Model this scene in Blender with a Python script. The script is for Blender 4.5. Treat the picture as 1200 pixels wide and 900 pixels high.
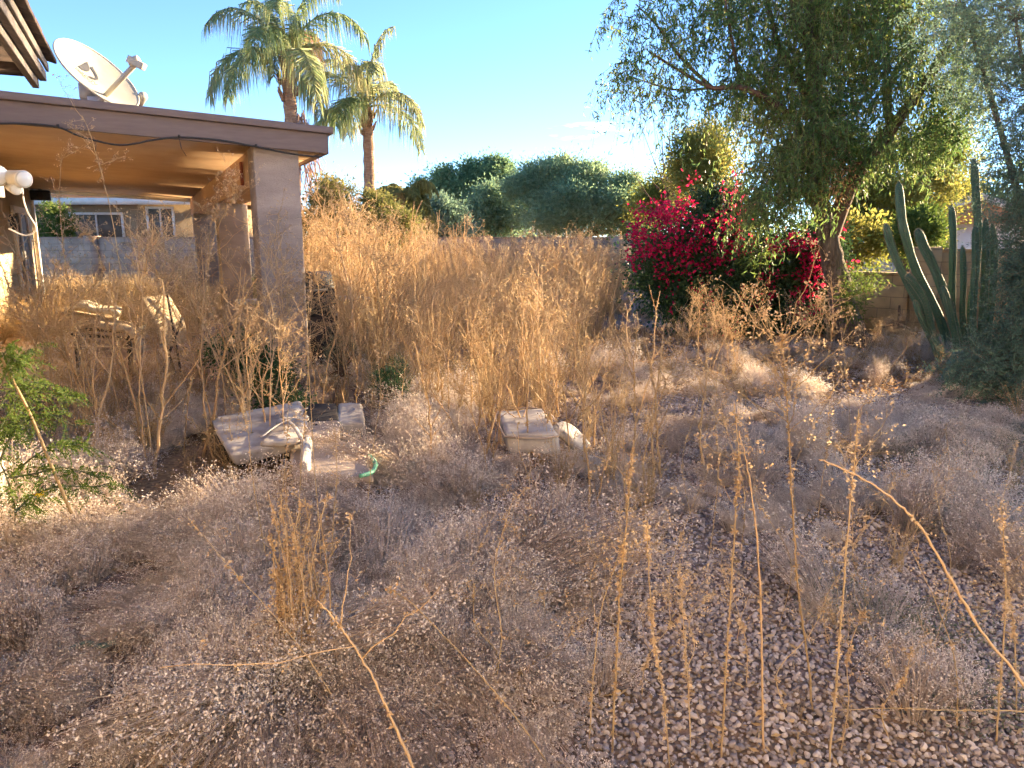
import bpy, math, random
import numpy as np
from mathutils import Vector, Matrix, Euler
R = math.radians
for o in list(bpy.data.objects): bpy.data.objects.remove(o)
S = bpy.context.scene
COL = S.collection

# ------------------------------------------------------------------ camera
F = 870.0; HZ = 278.0; CAMH = 1.6
PITCH = math.atan((450-HZ)/F)
cd = bpy.data.cameras.new('camera'); cam = bpy.data.objects.new('camera', cd); COL.objects.link(cam)
cd.sensor_width = 36; cd.lens = F/1200*36; cd.clip_start = .05; cd.clip_end = 2000
cam.location = (0, 0, CAMH); cam.rotation_euler = (R(90)-PITCH, 0, 0)
S.camera = cam

# ------------------------------------------------------------------ sky, sun, exposure
SUN_AZ, SUN_EL = 55.0, 12.2            # degrees right of the view, above the horizon
sv = Vector((math.sin(R(SUN_AZ))*math.cos(R(SUN_EL)), math.cos(R(SUN_AZ))*math.cos(R(SUN_EL)), math.sin(R(SUN_EL))))
W = bpy.data.worlds.new('World'); S.world = W; W.use_nodes = True
wn = W.node_tree.nodes; wl = W.node_tree.links; wn.clear()
wo = wn.new('ShaderNodeOutputWorld'); bg = wn.new('ShaderNodeBackground')
sky = wn.new('ShaderNodeTexSky'); sky.sky_type = 'NISHITA'; sky.sun_disc = False
sky.sun_elevation = R(SUN_EL); sky.sun_rotation = R(SUN_AZ); sky.altitude = 300
sky.air_density = .56; sky.dust_density = 0; sky.ozone_density = 3.1
bg.inputs['Strength'].default_value = .096
# a thin wisp of cloud low in the sky, in world directions
tc = wn.new('ShaderNodeTexCoord'); mp = wn.new('ShaderNodeMapping')
cdx = math.atan2(75, F); cel = math.atan2(HZ-163, F)
mp.vector_type = 'POINT'
mp.inputs['Location'].default_value = (-math.sin(cdx+.02)*13, 0, -math.sin(cel)*70)
mp.inputs['Scale'].default_value = (13, 0, 70)
ln = wn.new('ShaderNodeVectorMath'); ln.operation = 'LENGTH'
nz = wn.new('ShaderNodeTexNoise'); nz.inputs['Scale'].default_value = 1.0; nz.inputs['Detail'].default_value = 7; nz.inputs['Roughness'].default_value = .65
mp2 = wn.new('ShaderNodeMapping'); mp2.inputs['Scale'].default_value = (22, 22, 95)
m1 = wn.new('ShaderNodeMapRange'); m1.inputs[1].default_value = .9; m1.inputs[2].default_value = .1; m1.inputs[3].default_value = 0; m1.inputs[4].default_value = 1
m2 = wn.new('ShaderNodeMapRange'); m2.inputs[1].default_value = .5; m2.inputs[2].default_value = .68
mm = wn.new('ShaderNodeMath'); mm.operation = 'MULTIPLY'
mxs = wn.new('ShaderNodeMixRGB'); mxs.inputs[2].default_value = (9, 8.6, 8.2, 1)
wl.new(tc.outputs['Generated'], mp.inputs[0]); wl.new(mp.outputs[0], ln.inputs[0]); wl.new(ln.outputs['Value'], m1.inputs[0])
wl.new(tc.outputs['Generated'], mp2.inputs[0]); wl.new(mp2.outputs[0], nz.inputs['Vector']); wl.new(nz.outputs[0], m2.inputs[0])
wl.new(m1.outputs[0], mm.inputs[0]); wl.new(m2.outputs[0], mm.inputs[1]); wl.new(mm.outputs[0], mxs.inputs[0])
wl.new(sky.outputs[0], mxs.inputs[1]); wl.new(mxs.outputs[0], bg.inputs[0]); wl.new(bg.outputs[0], wo.inputs[0])
sd = bpy.data.lights.new('sun', 'SUN'); sd.energy = 5.0; sd.angle = R(.5); sd.color = (1, .76, .46)
so = bpy.data.objects.new('sun', sd); COL.objects.link(so); so.rotation_euler = sv.to_track_quat('Z', 'Y').to_euler(); so.location = (20, 20, 20)
vs = S.view_settings; vs.view_transform = 'Standard'; vs.look = 'None'; vs.gamma = 1; vs.exposure = 2.58; vs.use_curve_mapping = False
S.render.engine = 'CYCLES'
S.cycles.max_bounces = 4; S.cycles.diffuse_bounces = 3; S.cycles.transmission_bounces = 2; S.cycles.glossy_bounces = 2
S.cycles.use_denoising = True
S.cycles.use_adaptive_sampling = True; S.cycles.adaptive_threshold = .04; S.cycles.adaptive_min_samples = 16

# ------------------------------------------------------------------ helpers
cp, sp = math.cos(PITCH), math.sin(PITCH)
def ray(px, py):
    x = (px-600)/F; y = (450-py)/F
    return Vector((x, cp + y*sp, -sp + y*cp))
def D(px, py, Y):
    r = ray(px, py); t = Y/r.y
    return Vector((0, 0, CAMH)) + r*t
def G(px, py, z=0.0):
    r = ray(px, py); t = (z-CAMH)/r.z
    return Vector((0, 0, CAMH)) + r*t

class MB:
    def __init__(s): s.v = []; s.q = []; s.t = []; s.n = 0
    def add(s, v, q=None, t=None):
        v = np.asarray(v, dtype=np.float32).reshape(-1, 3)
        if q is not None and len(q): s.q.append(np.asarray(q, dtype=np.int32).reshape(-1, 4)+s.n)
        if t is not None and len(t): s.t.append(np.asarray(t, dtype=np.int32).reshape(-1, 3)+s.n)
        s.v.append(v); s.n += len(v)
    def box(s, c, size, rz=0, rx=0, ry=0, taper=1.0):
        x, y, z = [k/2 for k in size]
        v = [(-x,-y,-z),(x,-y,-z),(x,y,-z),(-x,y,-z),(-x*taper,-y*taper,z),(x*taper,-y*taper,z),(x*taper,y*taper,z),(-x*taper,y*taper,z)]
        m = Euler((rx, ry, rz)).to_matrix()
        s.add([tuple(m @ Vector(p)+Vector(c)) for p in v], [(0,3,2,1),(4,5,6,7),(0,1,5,4),(1,2,6,5),(2,3,7,6),(3,0,4,7)])
    def hexa(s, b, t):        # bottom 4 pts ccw, top 4
        s.add([tuple(p) for p in b]+[tuple(p) for p in t], [(0,3,2,1),(4,5,6,7),(0,1,5,4),(1,2,6,5),(2,3,7,6),(3,0,4,7)])
    def tube(s, pts, rad, n=6, cap=True, flat=1.0):
        pts = np.asarray([tuple(p) for p in pts], dtype=float); m = len(pts)
        rad = np.atleast_1d(np.asarray(rad, dtype=float)); rad = np.interp(np.linspace(0, 1, m), np.linspace(0, 1, len(rad)), rad) if len(rad) > 1 else np.full(m, rad[0])
        tg = np.gradient(pts, axis=0); tg /= np.linalg.norm(tg, axis=1)[:, None]+1e-9
        ref = np.array([0, 0, 1.]) if abs(tg[:, 2]).mean() < .8 else np.array([1., 0, 0])
        a = np.cross(tg, ref); a /= np.linalg.norm(a, axis=1)[:, None]+1e-9
        b = np.cross(tg, a)
        th = np.arange(n)/n*2*np.pi
        ring = pts[:, None]+rad[:, None, None]*(np.cos(th)[None, :, None]*a[:, None]+flat*np.sin(th)[None, :, None]*b[:, None])
        q = []
        for i in range(m-1):
            for k in range(n): q.append((i*n+k, i*n+(k+1) % n, (i+1)*n+(k+1) % n, (i+1)*n+k))
        v = ring.reshape(-1, 3); t = []
        if cap:
            v = np.vstack([v, pts[0], pts[-1]]); e = m*n
            for k in range(n): t += [(e, (k+1) % n, k), (e+1, (m-1)*n+k, (m-1)*n+(k+1) % n)]
        s.add(v, q, t)
    def leaves(s, P, d, L, Wd, rng):  # diamond leaves
        P = np.asarray(P, float).reshape(-1, 3); d = np.asarray(d, float).reshape(-1, 3); n = len(P)
        d = d/(np.linalg.norm(d, axis=1)[:, None]+1e-9)
        L = np.broadcast_to(L, (n,))[:, None]; Wd = np.broadcast_to(Wd, (n,))[:, None]
        r = rng.normal(size=(n, 3)); sd_ = np.cross(d, r); sd_ /= np.linalg.norm(sd_, axis=1)[:, None]+1e-9
        up = np.cross(sd_, d)
        mid = P+d*L*.45+up*L*.06
        v = np.stack([P, mid+sd_*Wd/2, P+d*L, mid-sd_*Wd/2], 1).reshape(-1, 3)
        s.add(v, np.arange(4*n).reshape(-1, 4))
    def stems(s, P0, P1, P2, w, k=4):   # many quadratic curves as 3-sided tubes, vectorised
        n = len(P0); ts = np.linspace(0, 1, k+1)[None, :, None]
        C = (1-ts)**2*P0[:, None]+2*ts*(1-ts)*P1[:, None]+ts**2*P2[:, None]
        tg = np.gradient(C, axis=1); tg /= np.linalg.norm(tg, axis=2)[..., None]+1e-9
        ref = np.array([.31, .17, .93]); a = np.cross(tg, ref+0*tg); a /= np.linalg.norm(a, axis=2)[..., None]+1e-9
        b = np.cross(tg, a); w = np.broadcast_to(w, (n,))[:, None, None]*(1-.6*ts)
        rings = np.stack([C+w*(math.cos(t)*a+math.sin(t)*b) for t in (0, 2.094, 4.189)], 2)  # n,k+1,3,3
        v = rings.reshape(-1, 3)
        base = np.arange(n)[:, None, None]*(k+1)*3+np.arange(k)[None, :, None]*3
        j = np.arange(3)[None, None, :]; j2 = (j+1) % 3
        q = np.stack([base+j, base+j2, base+3+j2, base+3+j], -1).reshape(-1, 4)
        s.add(v, q)
        return C
    def mesh(s, name, mat=None, smooth=False):
        me = bpy.data.meshes.new(name)
        v = np.vstack(s.v) if s.v else np.zeros((0, 3), np.float32)
        q = np.vstack(s.q) if s.q else np.zeros((0, 4), np.int32); t = np.vstack(s.t) if s.t else np.zeros((0, 3), np.int32)
        me.vertices.add(len(v)); me.vertices.foreach_set('co', v.astype(np.float32).ravel())
        me.loops.add(q.size+t.size); me.loops.foreach_set('vertex_index', np.concatenate([q.ravel(), t.ravel()]).astype(np.int32))
        me.polygons.add(len(q)+len(t))
        ls = np.concatenate([np.arange(len(q))*4, q.size+np.arange(len(t))*3]).astype(np.int32)
        me.polygons.foreach_set('loop_start', ls)
        me.update(calc_edges=True)
        if smooth: me.polygons.foreach_set('use_smooth', np.ones(len(me.polygons), bool))
        if mat: me.materials.append(mat)
        return me
    def build(s, name, mat, parent=None, smooth=False, bevel=0, loc=None, link=True):
        me = s.mesh(name, mat, smooth)
        o = bpy.data.objects.new(name, me)
        if link: COL.objects.link(o)
        if loc is not None: me.transform(Matrix.Translation(-Vector(loc))); o.location = loc
        if parent is not None:
            o.parent = parent; off = Vector(parent.location); up_ = parent.parent
            while up_ is not None: off = off+up_.location; up_ = up_.parent
            me.transform(Matrix.Translation(-off))
        if bevel:
            b = o.modifiers.new('bevel', 'BEVEL'); b.width = bevel; b.segments = 2; b.limit_method = 'ANGLE'
        return o

def tag(o, label=None, cat=None, group=None, kind=None):
    if label: o['label'] = label
    if cat: o['category'] = cat
    if group: o['group'] = group
    if kind: o['kind'] = kind
    return o
def thing(name, label, cat, loc=(0, 0, 0), group=None):
    o = bpy.data.objects.new(name, None); COL.objects.link(o); o.location = loc; o.empty_display_size = .1
    return tag(o, label, cat, group)

# ------------------------------------------------------------------ materials
def nodes(name):
    m = bpy.data.materials.new(name); m.use_nodes = True; m.node_tree.nodes.clear()
    return m, m.node_tree.nodes, m.node_tree.links
def ramp(n, cols, pos=None):
    r = n.new('ShaderNodeValToRGB'); e = r.color_ramp.elements
    while len(e) < len(cols): e.new(.5)
    for i, c in enumerate(cols):
        e[i].position = (pos[i] if pos else i/(len(cols)-1)); e[i].color = (*c, 1)
    return r
def plant(name, cols, trans=.35, rough=.7, spec=.2, big=None, tcol=1.35):
    m, n, l = nodes(name)
    out = n.new('ShaderNodeOutputMaterial'); p = n.new('ShaderNodeBsdfPrincipled'); tr = n.new('ShaderNodeBsdfTranslucent'); mx = n.new('ShaderNodeMixShader')
    g = n.new('ShaderNodeNewGeometry'); r = ramp(n, cols)
    oi = n.new('ShaderNodeObjectInfo')
    ad = n.new('ShaderNodeMath'); ad.operation = 'MULTIPLY_ADD'; ad.inputs[1].default_value = .62
    ml = n.new('ShaderNodeMath'); ml.operation = 'MULTIPLY'; ml.inputs[1].default_value = .38
    l.new(oi.outputs['Random'], ml.inputs[0]); l.new(g.outputs['Random Per Island'], ad.inputs[0]); l.new(ml.outputs[0], ad.inputs[2])
    fac = ad.outputs[0]
    if big:
        tcn = n.new('ShaderNodeTexCoord'); no = n.new('ShaderNodeTexNoise'); no.inputs['Scale'].default_value = big; no.inputs['Detail'].default_value = 3
        l.new(g.outputs['Position'], no.inputs['Vector'])
        mr = n.new('ShaderNodeMapRange'); mr.inputs[1].default_value = .35; mr.inputs[2].default_value = .65; mr.inputs[3].default_value = -.3; mr.inputs[4].default_value = .3
        l.new(no.outputs[0], mr.inputs[0]); a2 = n.new('ShaderNodeMath'); a2.operation = 'ADD'; l.new(fac, a2.inputs[0]); l.new(mr.outputs[0], a2.inputs[1]); fac = a2.outputs[0]
    l.new(fac, r.inputs[0]); l.new(r.outputs[0], p.inputs['Base Color'])
    hs = n.new('ShaderNodeHueSaturation'); hs.inputs['Value'].default_value = tcol; l.new(r.outputs[0], hs.inputs['Color']); l.new(hs.outputs[0], tr.inputs['Color'])
    p.inputs['Roughness'].default_value = rough; p.inputs['Specular IOR Level'].default_value = spec
    mx.inputs[0].default_value = trans
    l.new(p.outputs[0], mx.inputs[1]); l.new(tr.outputs[0], mx.inputs[2]); l.new(mx.outputs[0], out.inputs[0])
    return m
def surf(name, c1, c2, scale=6, rough=.85, bump=.3, bscale=60, spec=.3, detail=6, dist=.01, metal=0, stretch=None, c3=None):
    m, n, l = nodes(name)
    out = n.new('ShaderNodeOutputMaterial'); p = n.new('ShaderNodeBsdfPrincipled'); tcn = n.new('ShaderNodeTexCoord'); mpn = n.new('ShaderNodeMapping')
    if stretch: mpn.inputs['Scale'].default_value = stretch
    l.new(tcn.outputs['Object'], mpn.inputs[0])
    a = n.new('ShaderNodeTexNoise'); a.inputs['Scale'].default_value = scale; a.inputs['Detail'].default_value = detail; a.inputs['Roughness'].default_value = .6; l.new(mpn.outputs[0], a.inputs['Vector'])
    r = ramp(n, [c1, c2] if not c3 else [c1, c2, c3], [.32, .68] if not c3 else [.3, .5, .7]); l.new(a.outputs[0], r.inputs[0]); l.new(r.outputs[0], p.inputs['Base Color'])
    b = n.new('ShaderNodeTexNoise'); b.inputs['Scale'].default_value = bscale; b.inputs['Detail'].default_value = 5; l.new(mpn.outputs[0], b.inputs['Vector'])
    bu = n.new('ShaderNodeBump'); bu.inputs['Strength'].default_value = bump; bu.inputs['Distance'].default_value = dist; l.new(b.outputs[0], bu.inputs['Height']); l.new(bu.outputs[0], p.inputs['Normal'])
    p.inputs['Roughness'].default_value = rough; p.inputs['Specular IOR Level'].default_value = spec; p.inputs['Metallic'].default_value = metal
    l.new(p.outputs[0], out.inputs[0])
    return m
def blocks(name, c1, c2, mortar, bw, bh, ax):
    m, n, l = nodes(name)
    out = n.new('ShaderNodeOutputMaterial'); p = n.new('ShaderNodeBsdfPrincipled'); tcn = n.new('ShaderNodeTexCoord')
    sx = n.new('ShaderNodeSeparateXYZ'); cx = n.new('ShaderNodeCombineXYZ'); l.new(tcn.outputs['Object'], sx.inputs[0])
    l.new(sx.outputs[ax], cx.inputs[0]); l.new(sx.outputs[2], cx.inputs[1])
    b = n.new('ShaderNodeTexBrick'); b.inputs['Scale'].default_value = 1; b.inputs['Brick Width'].default_value = bw; b.inputs['Row Height'].default_value = bh
    b.inputs['Mortar Size'].default_value = .008; b.inputs['Color1'].default_value = (*c1, 1); b.inputs['Color2'].default_value = (*c2, 1); b.inputs['Mortar'].default_value = (*mortar, 1)
    b.inputs['Mortar Smooth'].default_value = .3
    l.new(cx.outputs[0], b.inputs['Vector'])
    a = n.new('ShaderNodeTexNoise'); a.inputs['Scale'].default_value = 3; a.inputs['Detail'].default_value = 8; l.new(tcn.outputs['Object'], a.inputs['Vector'])
    mr = n.new('ShaderNodeMapRange'); mr.inputs[1].default_value = .3; mr.inputs[2].default_value = .7; mr.inputs[3].default_value = .7; mr.inputs[4].default_value = 1.15; l.new(a.outputs[0], mr.inputs[0])
    mu = n.new('ShaderNodeMixRGB'); mu.blend_type = 'MULTIPLY'; mu.inputs[0].default_value = 1; l.new(b.outputs[0], mu.inputs[1]); l.new(mr.outputs[0], mu.inputs[2]); l.new(mu.outputs[0], p.inputs['Base Color'])
    bu = n.new('ShaderNodeBump'); bu.inputs['Strength'].default_value = .7; bu.inputs['Distance'].default_value = .01; bu.invert = True; l.new(b.outputs['Fac'], bu.inputs['Height'])
    a2 = n.new('ShaderNodeTexNoise'); a2.inputs['Scale'].default_value = 90; l.new(tcn.outputs['Object'], a2.inputs['Vector'])
    bu2 = n.new('ShaderNodeBump'); bu2.inputs['Strength'].default_value = .4; bu2.inputs['Distance'].default_value = .006; l.new(a2.outputs[0], bu2.inputs['Height']); l.new(bu.outputs[0], bu2.inputs['Normal']); l.new(bu2.outputs[0], p.inputs['Normal'])
    p.inputs['Roughness'].default_value = .95; l.new(p.outputs[0], out.inputs[0])
    return m

def ground_mat():
    m, n, l = nodes('gravel_ground')
    out = n.new('ShaderNodeOutputMaterial'); p = n.new('ShaderNodeBsdfPrincipled'); g = n.new('ShaderNodeNewGeometry')
    v = n.new('ShaderNodeTexVoronoi'); v.inputs['Scale'].default_value = 38; l.new(g.outputs['Position'], v.inputs['Vector'])
    sc = n.new('ShaderNodeSeparateColor'); l.new(v.outputs['Color'], sc.inputs[0])
    r = ramp(n, [(.13, .08, .065), (.27, .17, .14), (.36, .26, .22), (.20, .15, .13)]); l.new(sc.outputs[0], r.inputs[0])
    no = n.new('ShaderNodeTexNoise'); no.inputs['Scale'].default_value = .55; no.inputs['Detail'].default_value = 9; no.inputs['Roughness'].default_value = .65; l.new(g.outputs['Position'], no.inputs['Vector'])
    mr = n.new('ShaderNodeMapRange'); mr.inputs[1].default_value = .42; mr.inputs[2].default_value = .58; l.new(no.outputs[0], mr.inputs[0])
    n3 = n.new('ShaderNodeTexNoise'); n3.inputs['Scale'].default_value = 30; n3.inputs['Detail'].default_value = 8; l.new(g.outputs['Position'], n3.inputs['Vector'])
    r2 = ramp(n, [(.13, .08, .045), (.27, .17, .09), (.36, .25, .14)], [.3, .5, .7]); l.new(n3.outputs[0], r2.inputs[0])
    mx = n.new('ShaderNodeMixRGB'); l.new(mr.outputs[0], mx.inputs[0]); l.new(r.outputs[0], mx.inputs[1]); l.new(r2.outputs[0], mx.inputs[2]); l.new(mx.outputs[0], p.inputs['Base Color'])
    bu = n.new('ShaderNodeBump'); bu.invert = True; bu.inputs['Strength'].default_value = .9; bu.inputs['Distance'].default_value = .012; l.new(v.outputs['Distance'], bu.inputs['Height'])
    bu2 = n.new('ShaderNodeBump'); bu2.inputs['Strength'].default_value = .6; bu2.inputs['Distance'].default_value = .02; l.new(n3.outputs[0], bu2.inputs['Height']); l.new(bu.outputs[0], bu2.inputs['Normal']); l.new(bu2.outputs[0], p.inputs['Normal'])
    p.inputs['Roughness'].default_value = .95; l.new(p.outputs[0], out.inputs[0])
    return m

M = {}
M['ground'] = ground_mat()
M['stone'] = plant('gravel_stone', [(.15, .115, .10), (.35, .27, .235), (.28, .24, .22), (.58, .50, .45), (.38, .31, .275), (.22, .18, .165)], trans=0, rough=.85)
M['straw'] = plant('dry_straw', [(.32, .22, .115), (.50, .36, .20), (.64, .49, .30)], trans=.25)
M['straw_red'] = plant('dry_straw_rust', [(.22, .12, .055), (.40, .235, .105), (.54, .35, .18)], trans=.3)
M['seed'] = plant('dry_seed', [(.30, .20, .10), (.48, .34, .18), (.66, .50, .31)], trans=.4)
M['pale'] = plant('grey_dead_stem', [(.42, .315, .25), (.60, .48, .39), (.76, .635, .53)], trans=.35, big=1.1)
M['goldstraw'] = plant('golden_straw', [(.42, .27, .14), (.58, .41, .24), (.72, .56, .37)], trans=.35)
M['fuzz'] = plant('grey_seed_fuzz', [(.64, .53, .45), (.82, .71, .62), (.92, .84, .76)], trans=.35, big=1.1)
M['twig'] = plant('orange_twig', [(.42, .28, .16), (.55, .38, .22)], trans=0)
M['stucco'] = surf('column_stucco', (.27, .225, .20), (.43, .36, .315), 1.7, .95, .7, 55, .15, dist=.012, stretch=(1, 1, 2.6))
M['soffit'] = surf('soffit_paint', (.50, .33, .20), (.57, .39, .24), 3, .9, .35, 70, .1, dist=.004)
M['beam'] = surf('beam_stucco', (.42, .28, .19), (.49, .34, .23), 6, .95, .6, 60, .1, dist=.008)
M['wall'] = surf('house_stucco', (.58, .44, .26), (.66, .51, .31), 4, .95, .6, 70, .1, dist=.008)
M['fascia'] = surf('brown_fascia_paint', (.165, .128, .122), (.205, .16, .15), 5, .7, .3, 40, .3, dist=.004, stretch=(1, 1, 8))
M['eave'] = surf('weathered_fascia_board', (.10, .088, .082), (.19, .165, .155), 7, .8, .5, 45, .2, dist=.004, stretch=(8, 1, 8))
M['roofdark'] = surf('roof_tile_dark', (.055, .045, .045), (.12, .09, .08), 9, .9, .6, 40, .1)
M['rooftile'] = surf('roof_tile_clay', (.40, .18, .08), (.55, .28, .13), 6, .85, .5, 30)
M['white'] = surf('white_trim_paint', (.62, .58, .52), (.72, .68, .62), 5, .6, .2, 40)
M['glass'] = surf('window_dark', (.10, .085, .065), (.17, .14, .105), 2, .5, .05, 20, .3)
M['concrete'] = surf('patio_concrete', (.36, .26, .20), (.44, .33, .25), 3, .95, .3, 80, .1, dist=.003)
M['block'] = blocks('tan_block', (.60, .40, .23), (.52, .34, .19), (.34, .23, .14), .4, .2, 0)
M['greyblock'] = blocks('mauve_block', (.50, .33, .22), (.44, .28, .185), (.32, .20, .13), .4, .2, 0)
M['dish'] = surf('dish_enamel', (.36, .33, .26), (.44, .41, .33), 5, .45, .1, 60, .4)
M['metal'] = surf('grey_metal', (.30, .29, .27), (.42, .40, .37), 8, .45, .1, 60, .5, metal=.4)
M['black'] = surf('black_plastic', (.018, .018, .02), (.035, .035, .038), 8, .5, .1, 60, .4)
M['ink'] = surf('grey_print', (.05, .05, .055), (.075, .075, .08), 8, .6, .0, 60, .3)
M['lampglass'] = surf('floodlight_glass', (.60, .62, .62), (.70, .72, .72), 8, .15, .0, 60, .6)
M['vinyl'] = surf('dirty_white_vinyl', (.22, .18, .15), (.42, .37, .33), 3.5, .75, .5, 9, .25, dist=.02, c3=(.52, .48, .44))
M['tanboard'] = surf('tan_board', (.36, .27, .20), (.48, .38, .30), 4, .8, .2, 50)
M['dark'] = surf('dark_fabric', (.03, .025, .025), (.06, .05, .045), 9, .9, .3, 60)
M['green_edge'] = surf('green_plastic_edge', (.12, .38, .22), (.20, .50, .32), 9, .5, .1, 40)
M['cushion'] = surf('tan_canvas', (.46, .34, .21), (.58, .45, .29), 6, .9, .4, 60)
M['cushion_edge'] = surf('cream_canvas', (.60, .50, .34), (.68, .58, .40), 6, .9, .3, 60)
M['bark'] = surf('bark_grey', (.10, .075, .058), (.26, .20, .155), 5, .95, 1.0, 14, .1, dist=.05, stretch=(3, 3, .5))
M['darkbark'] = surf('limb_bark', (.10, .06, .04), (.19, .12, .085), 9, .95, .6, 30, .1)
M['palmbark'] = surf('palm_trunk_bark', (.30, .17, .11), (.46, .30, .20), 6, .95, .9, 9, .1, dist=.05, stretch=(1, 1, 5))
M['willow'] = plant('willow_leaf', [(.055, .105, .035), (.10, .17, .052), (.16, .23, .065), (.27, .28, .09)], trans=.5, big=.8, rough=.5, tcol=1.5)
M['gold'] = plant('backlit_gold_leaf', [(.13, .15, .03), (.22, .22, .05), (.30, .26, .07)], trans=.55, big=.6, tcol=1.6)
M['paloverde'] = plant('palo_verde_leaf', [(.12, .19, .135), (.17, .25, .17), (.23, .31, .20)], trans=.45, big=.9)
M['farleaf'] = plant('far_tree_leaf', [(.12, .20, .10), (.18, .27, .13), (.28, .34, .17)], trans=.5, big=.35)
M['farblue'] = plant('far_tree_bluish_leaf', [(.14, .22, .13), (.21, .30, .165), (.30, .37, .21)], trans=.5, big=.35)
M['yellowbush'] = plant('yellow_green_leaf', [(.16, .17, .05), (.26, .24, .08), (.34, .28, .11)], trans=.4, big=.8)
M['boug'] = plant('dark_green_leaf', [(.03, .06, .025), (.055, .10, .038), (.10, .15, .05)], trans=.25, big=1.0, rough=.5)
M['magenta'] = plant('magenta_bract', [(.26, .008, .035), (.50, .014, .07), (.74, .035, .12)], trans=.45, rough=.6, tcol=1.3)
M['frond'] = plant('palm_leaflet', [(.15, .22, .09), (.23, .29, .13), (.33, .34, .18), (.46, .38, .24)], trans=.5, rough=.45)
M['deadfrond'] = plant('dead_palm_leaflet', [(.34, .20, .13), (.50, .32, .22)], trans=.3)
M['goldfrond'] = plant('golden_palm_leaflet', [(.24, .17, .05), (.38, .25, .08), (.46, .30, .12)], trans=.5)
M['cactus'] = surf('cactus_skin', (.06, .12, .07), (.10, .17, .105), 6, .6, .3, 30, .3, c3=(.13, .19, .12))
M['spine'] = plant('cactus_spine', [(.25, .2, .13), (.4, .33, .22)], trans=0)
M['fern'] = plant('bright_green_leaf', [(.055, .095, .02), (.095, .145, .03), (.17, .21, .05)], trans=.45)
M['lowgreen'] = plant('dark_ground_leaf', [(.03, .07, .035), (.055, .11, .05), (.09, .15, .06)], trans=.35)
M['bluegreen'] = plant('grey_green_sprig', [(.10, .13, .08), (.17, .19, .12), (.26, .24, .15)], trans=.35)

# ------------------------------------------------------------------ GN scatter for uncountable stuff
def scatter(name, protos, P, rot, scl, idx):
    c = bpy.data.collections.new(name+'_source')
    for o in protos: c.objects.link(o)
    me = bpy.data.meshes.new(name); me.vertices.add(len(P)); me.vertices.foreach_set('co', np.asarray(P, np.float32).ravel())
    a = me.attributes.new('rot', 'FLOAT_VECTOR', 'POINT'); a.data.foreach_set('vector', np.asarray(rot, np.float32).ravel())
    a = me.attributes.new('scl', 'FLOAT_VECTOR', 'POINT'); a.data.foreach_set('vector', np.asarray(scl, np.float32).ravel())
    a = me.attributes.new('idx', 'INT', 'POINT'); a.data.foreach_set('value', np.asarray(idx, np.int32))
    ob = bpy.data.objects.new(name, me); COL.objects.link(ob)
    ng = bpy.data.node_groups.new(name+'_scatter', 'GeometryNodeTree')
    ng.interface.new_socket('Geometry', in_out='INPUT', socket_type='NodeSocketGeometry'); ng.interface.new_socket('Geometry', in_out='OUTPUT', socket_type='NodeSocketGeometry')
    n = ng.nodes; l = ng.links
    gi = n.new('NodeGroupInput'); go = n.new('NodeGroupOutput'); ip = n.new('GeometryNodeInstanceOnPoints'); ci = n.new('GeometryNodeCollectionInfo')
    ci.inputs['Collection'].default_value = c; ci.inputs['Separate Children'].default_value = True; ci.inputs['Reset Children'].default_value = True
    def na(nm, tp):
        k = n.new('GeometryNodeInputNamedAttribute'); k.data_type = tp; k.inputs['Name'].default_value = nm; return k.outputs['Attribute']
    ip.inputs['Pick Instance'].default_value = True
    er = n.new('FunctionNodeEulerToRotation')
    l.new(gi.outputs[0], ip.inputs['Points']); l.new(ci.outputs[0], ip.inputs['Instance']); l.new(na('idx', 'INT'), ip.inputs['Instance Index'])
    l.new(na('rot', 'FLOAT_VECTOR'), er.inputs[0]); l.new(er.outputs[0], ip.inputs['Rotation']); l.new(na('scl', 'FLOAT_VECTOR'), ip.inputs['Scale'])
    l.new(ip.outputs[0], go.inputs[0])
    md = ob.modifiers.new('scatter', 'NODES'); md.node_group = ng
    ob['kind'] = 'stuff'
    return ob
def vnoise(x, y, s, seed=0):      # smooth value noise in [0,1]
    rr = np.random.default_rng(seed).random((64, 64)); x = np.asarray(x)/s+31.3; y = np.asarray(y)/s+17.7
    i = np.floor(x).astype(int); j = np.floor(y).astype(int); fx = x-i; fy = y-j; fx = fx*fx*(3-2*fx); fy = fy*fy*(3-2*fy)
    g = lambda a, b: rr[a % 64, b % 64]
    return (g(i, j)*(1-fx)+g(i+1, j)*fx)*(1-fy)+(g(i, j+1)*(1-fx)+g(i+1, j+1)*fx)*fy

# ================================================================== THE GROUND
mb = MB(); mb.add([(-400, -100, 0), (400, -100, 0), (400, 900, 0), (-400, 900, 0)], [(0, 1, 2, 3)])
tag(mb.build('ground', M['ground']), kind='structure')

# local frame of the house: u = outwards from the house wall (to the right), w = along it, away from the camera
AZ = R(-26.0)
w_ = Vector((math.sin(AZ), math.cos(AZ), 0)); u_ = Vector((math.cos(AZ), -math.sin(AZ), 0))
C1 = D(303, 278, 7.3); C1.z = 0                                   # near left corner of the near column
def H(u, w, z): return C1+u_*u+w_*w+Vector((0, 0, z))
def hbox(mb, u0, u1, w0, w1, z0, z1, z0b=None, z1b=None):         # box in the house frame; z may differ at u1
    z0b = z0 if z0b is None else z0b; z1b = z1 if z1b is None else z1b
    mb.hexa([H(u0, w0, z0), H(u1, w0, z0b), H(u1, w1, z0b), H(u0, w1, z0)], [H(u0, w0, z1), H(u1, w0, z1b), H(u1, w1, z1b), H(u0, w1, z1)])
WALLU = -3.05; ENDW = 11.2; SL = .045
def zr(u): return 2.44-SL*(u-.4)                                  # underside of the patio ceiling

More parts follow.
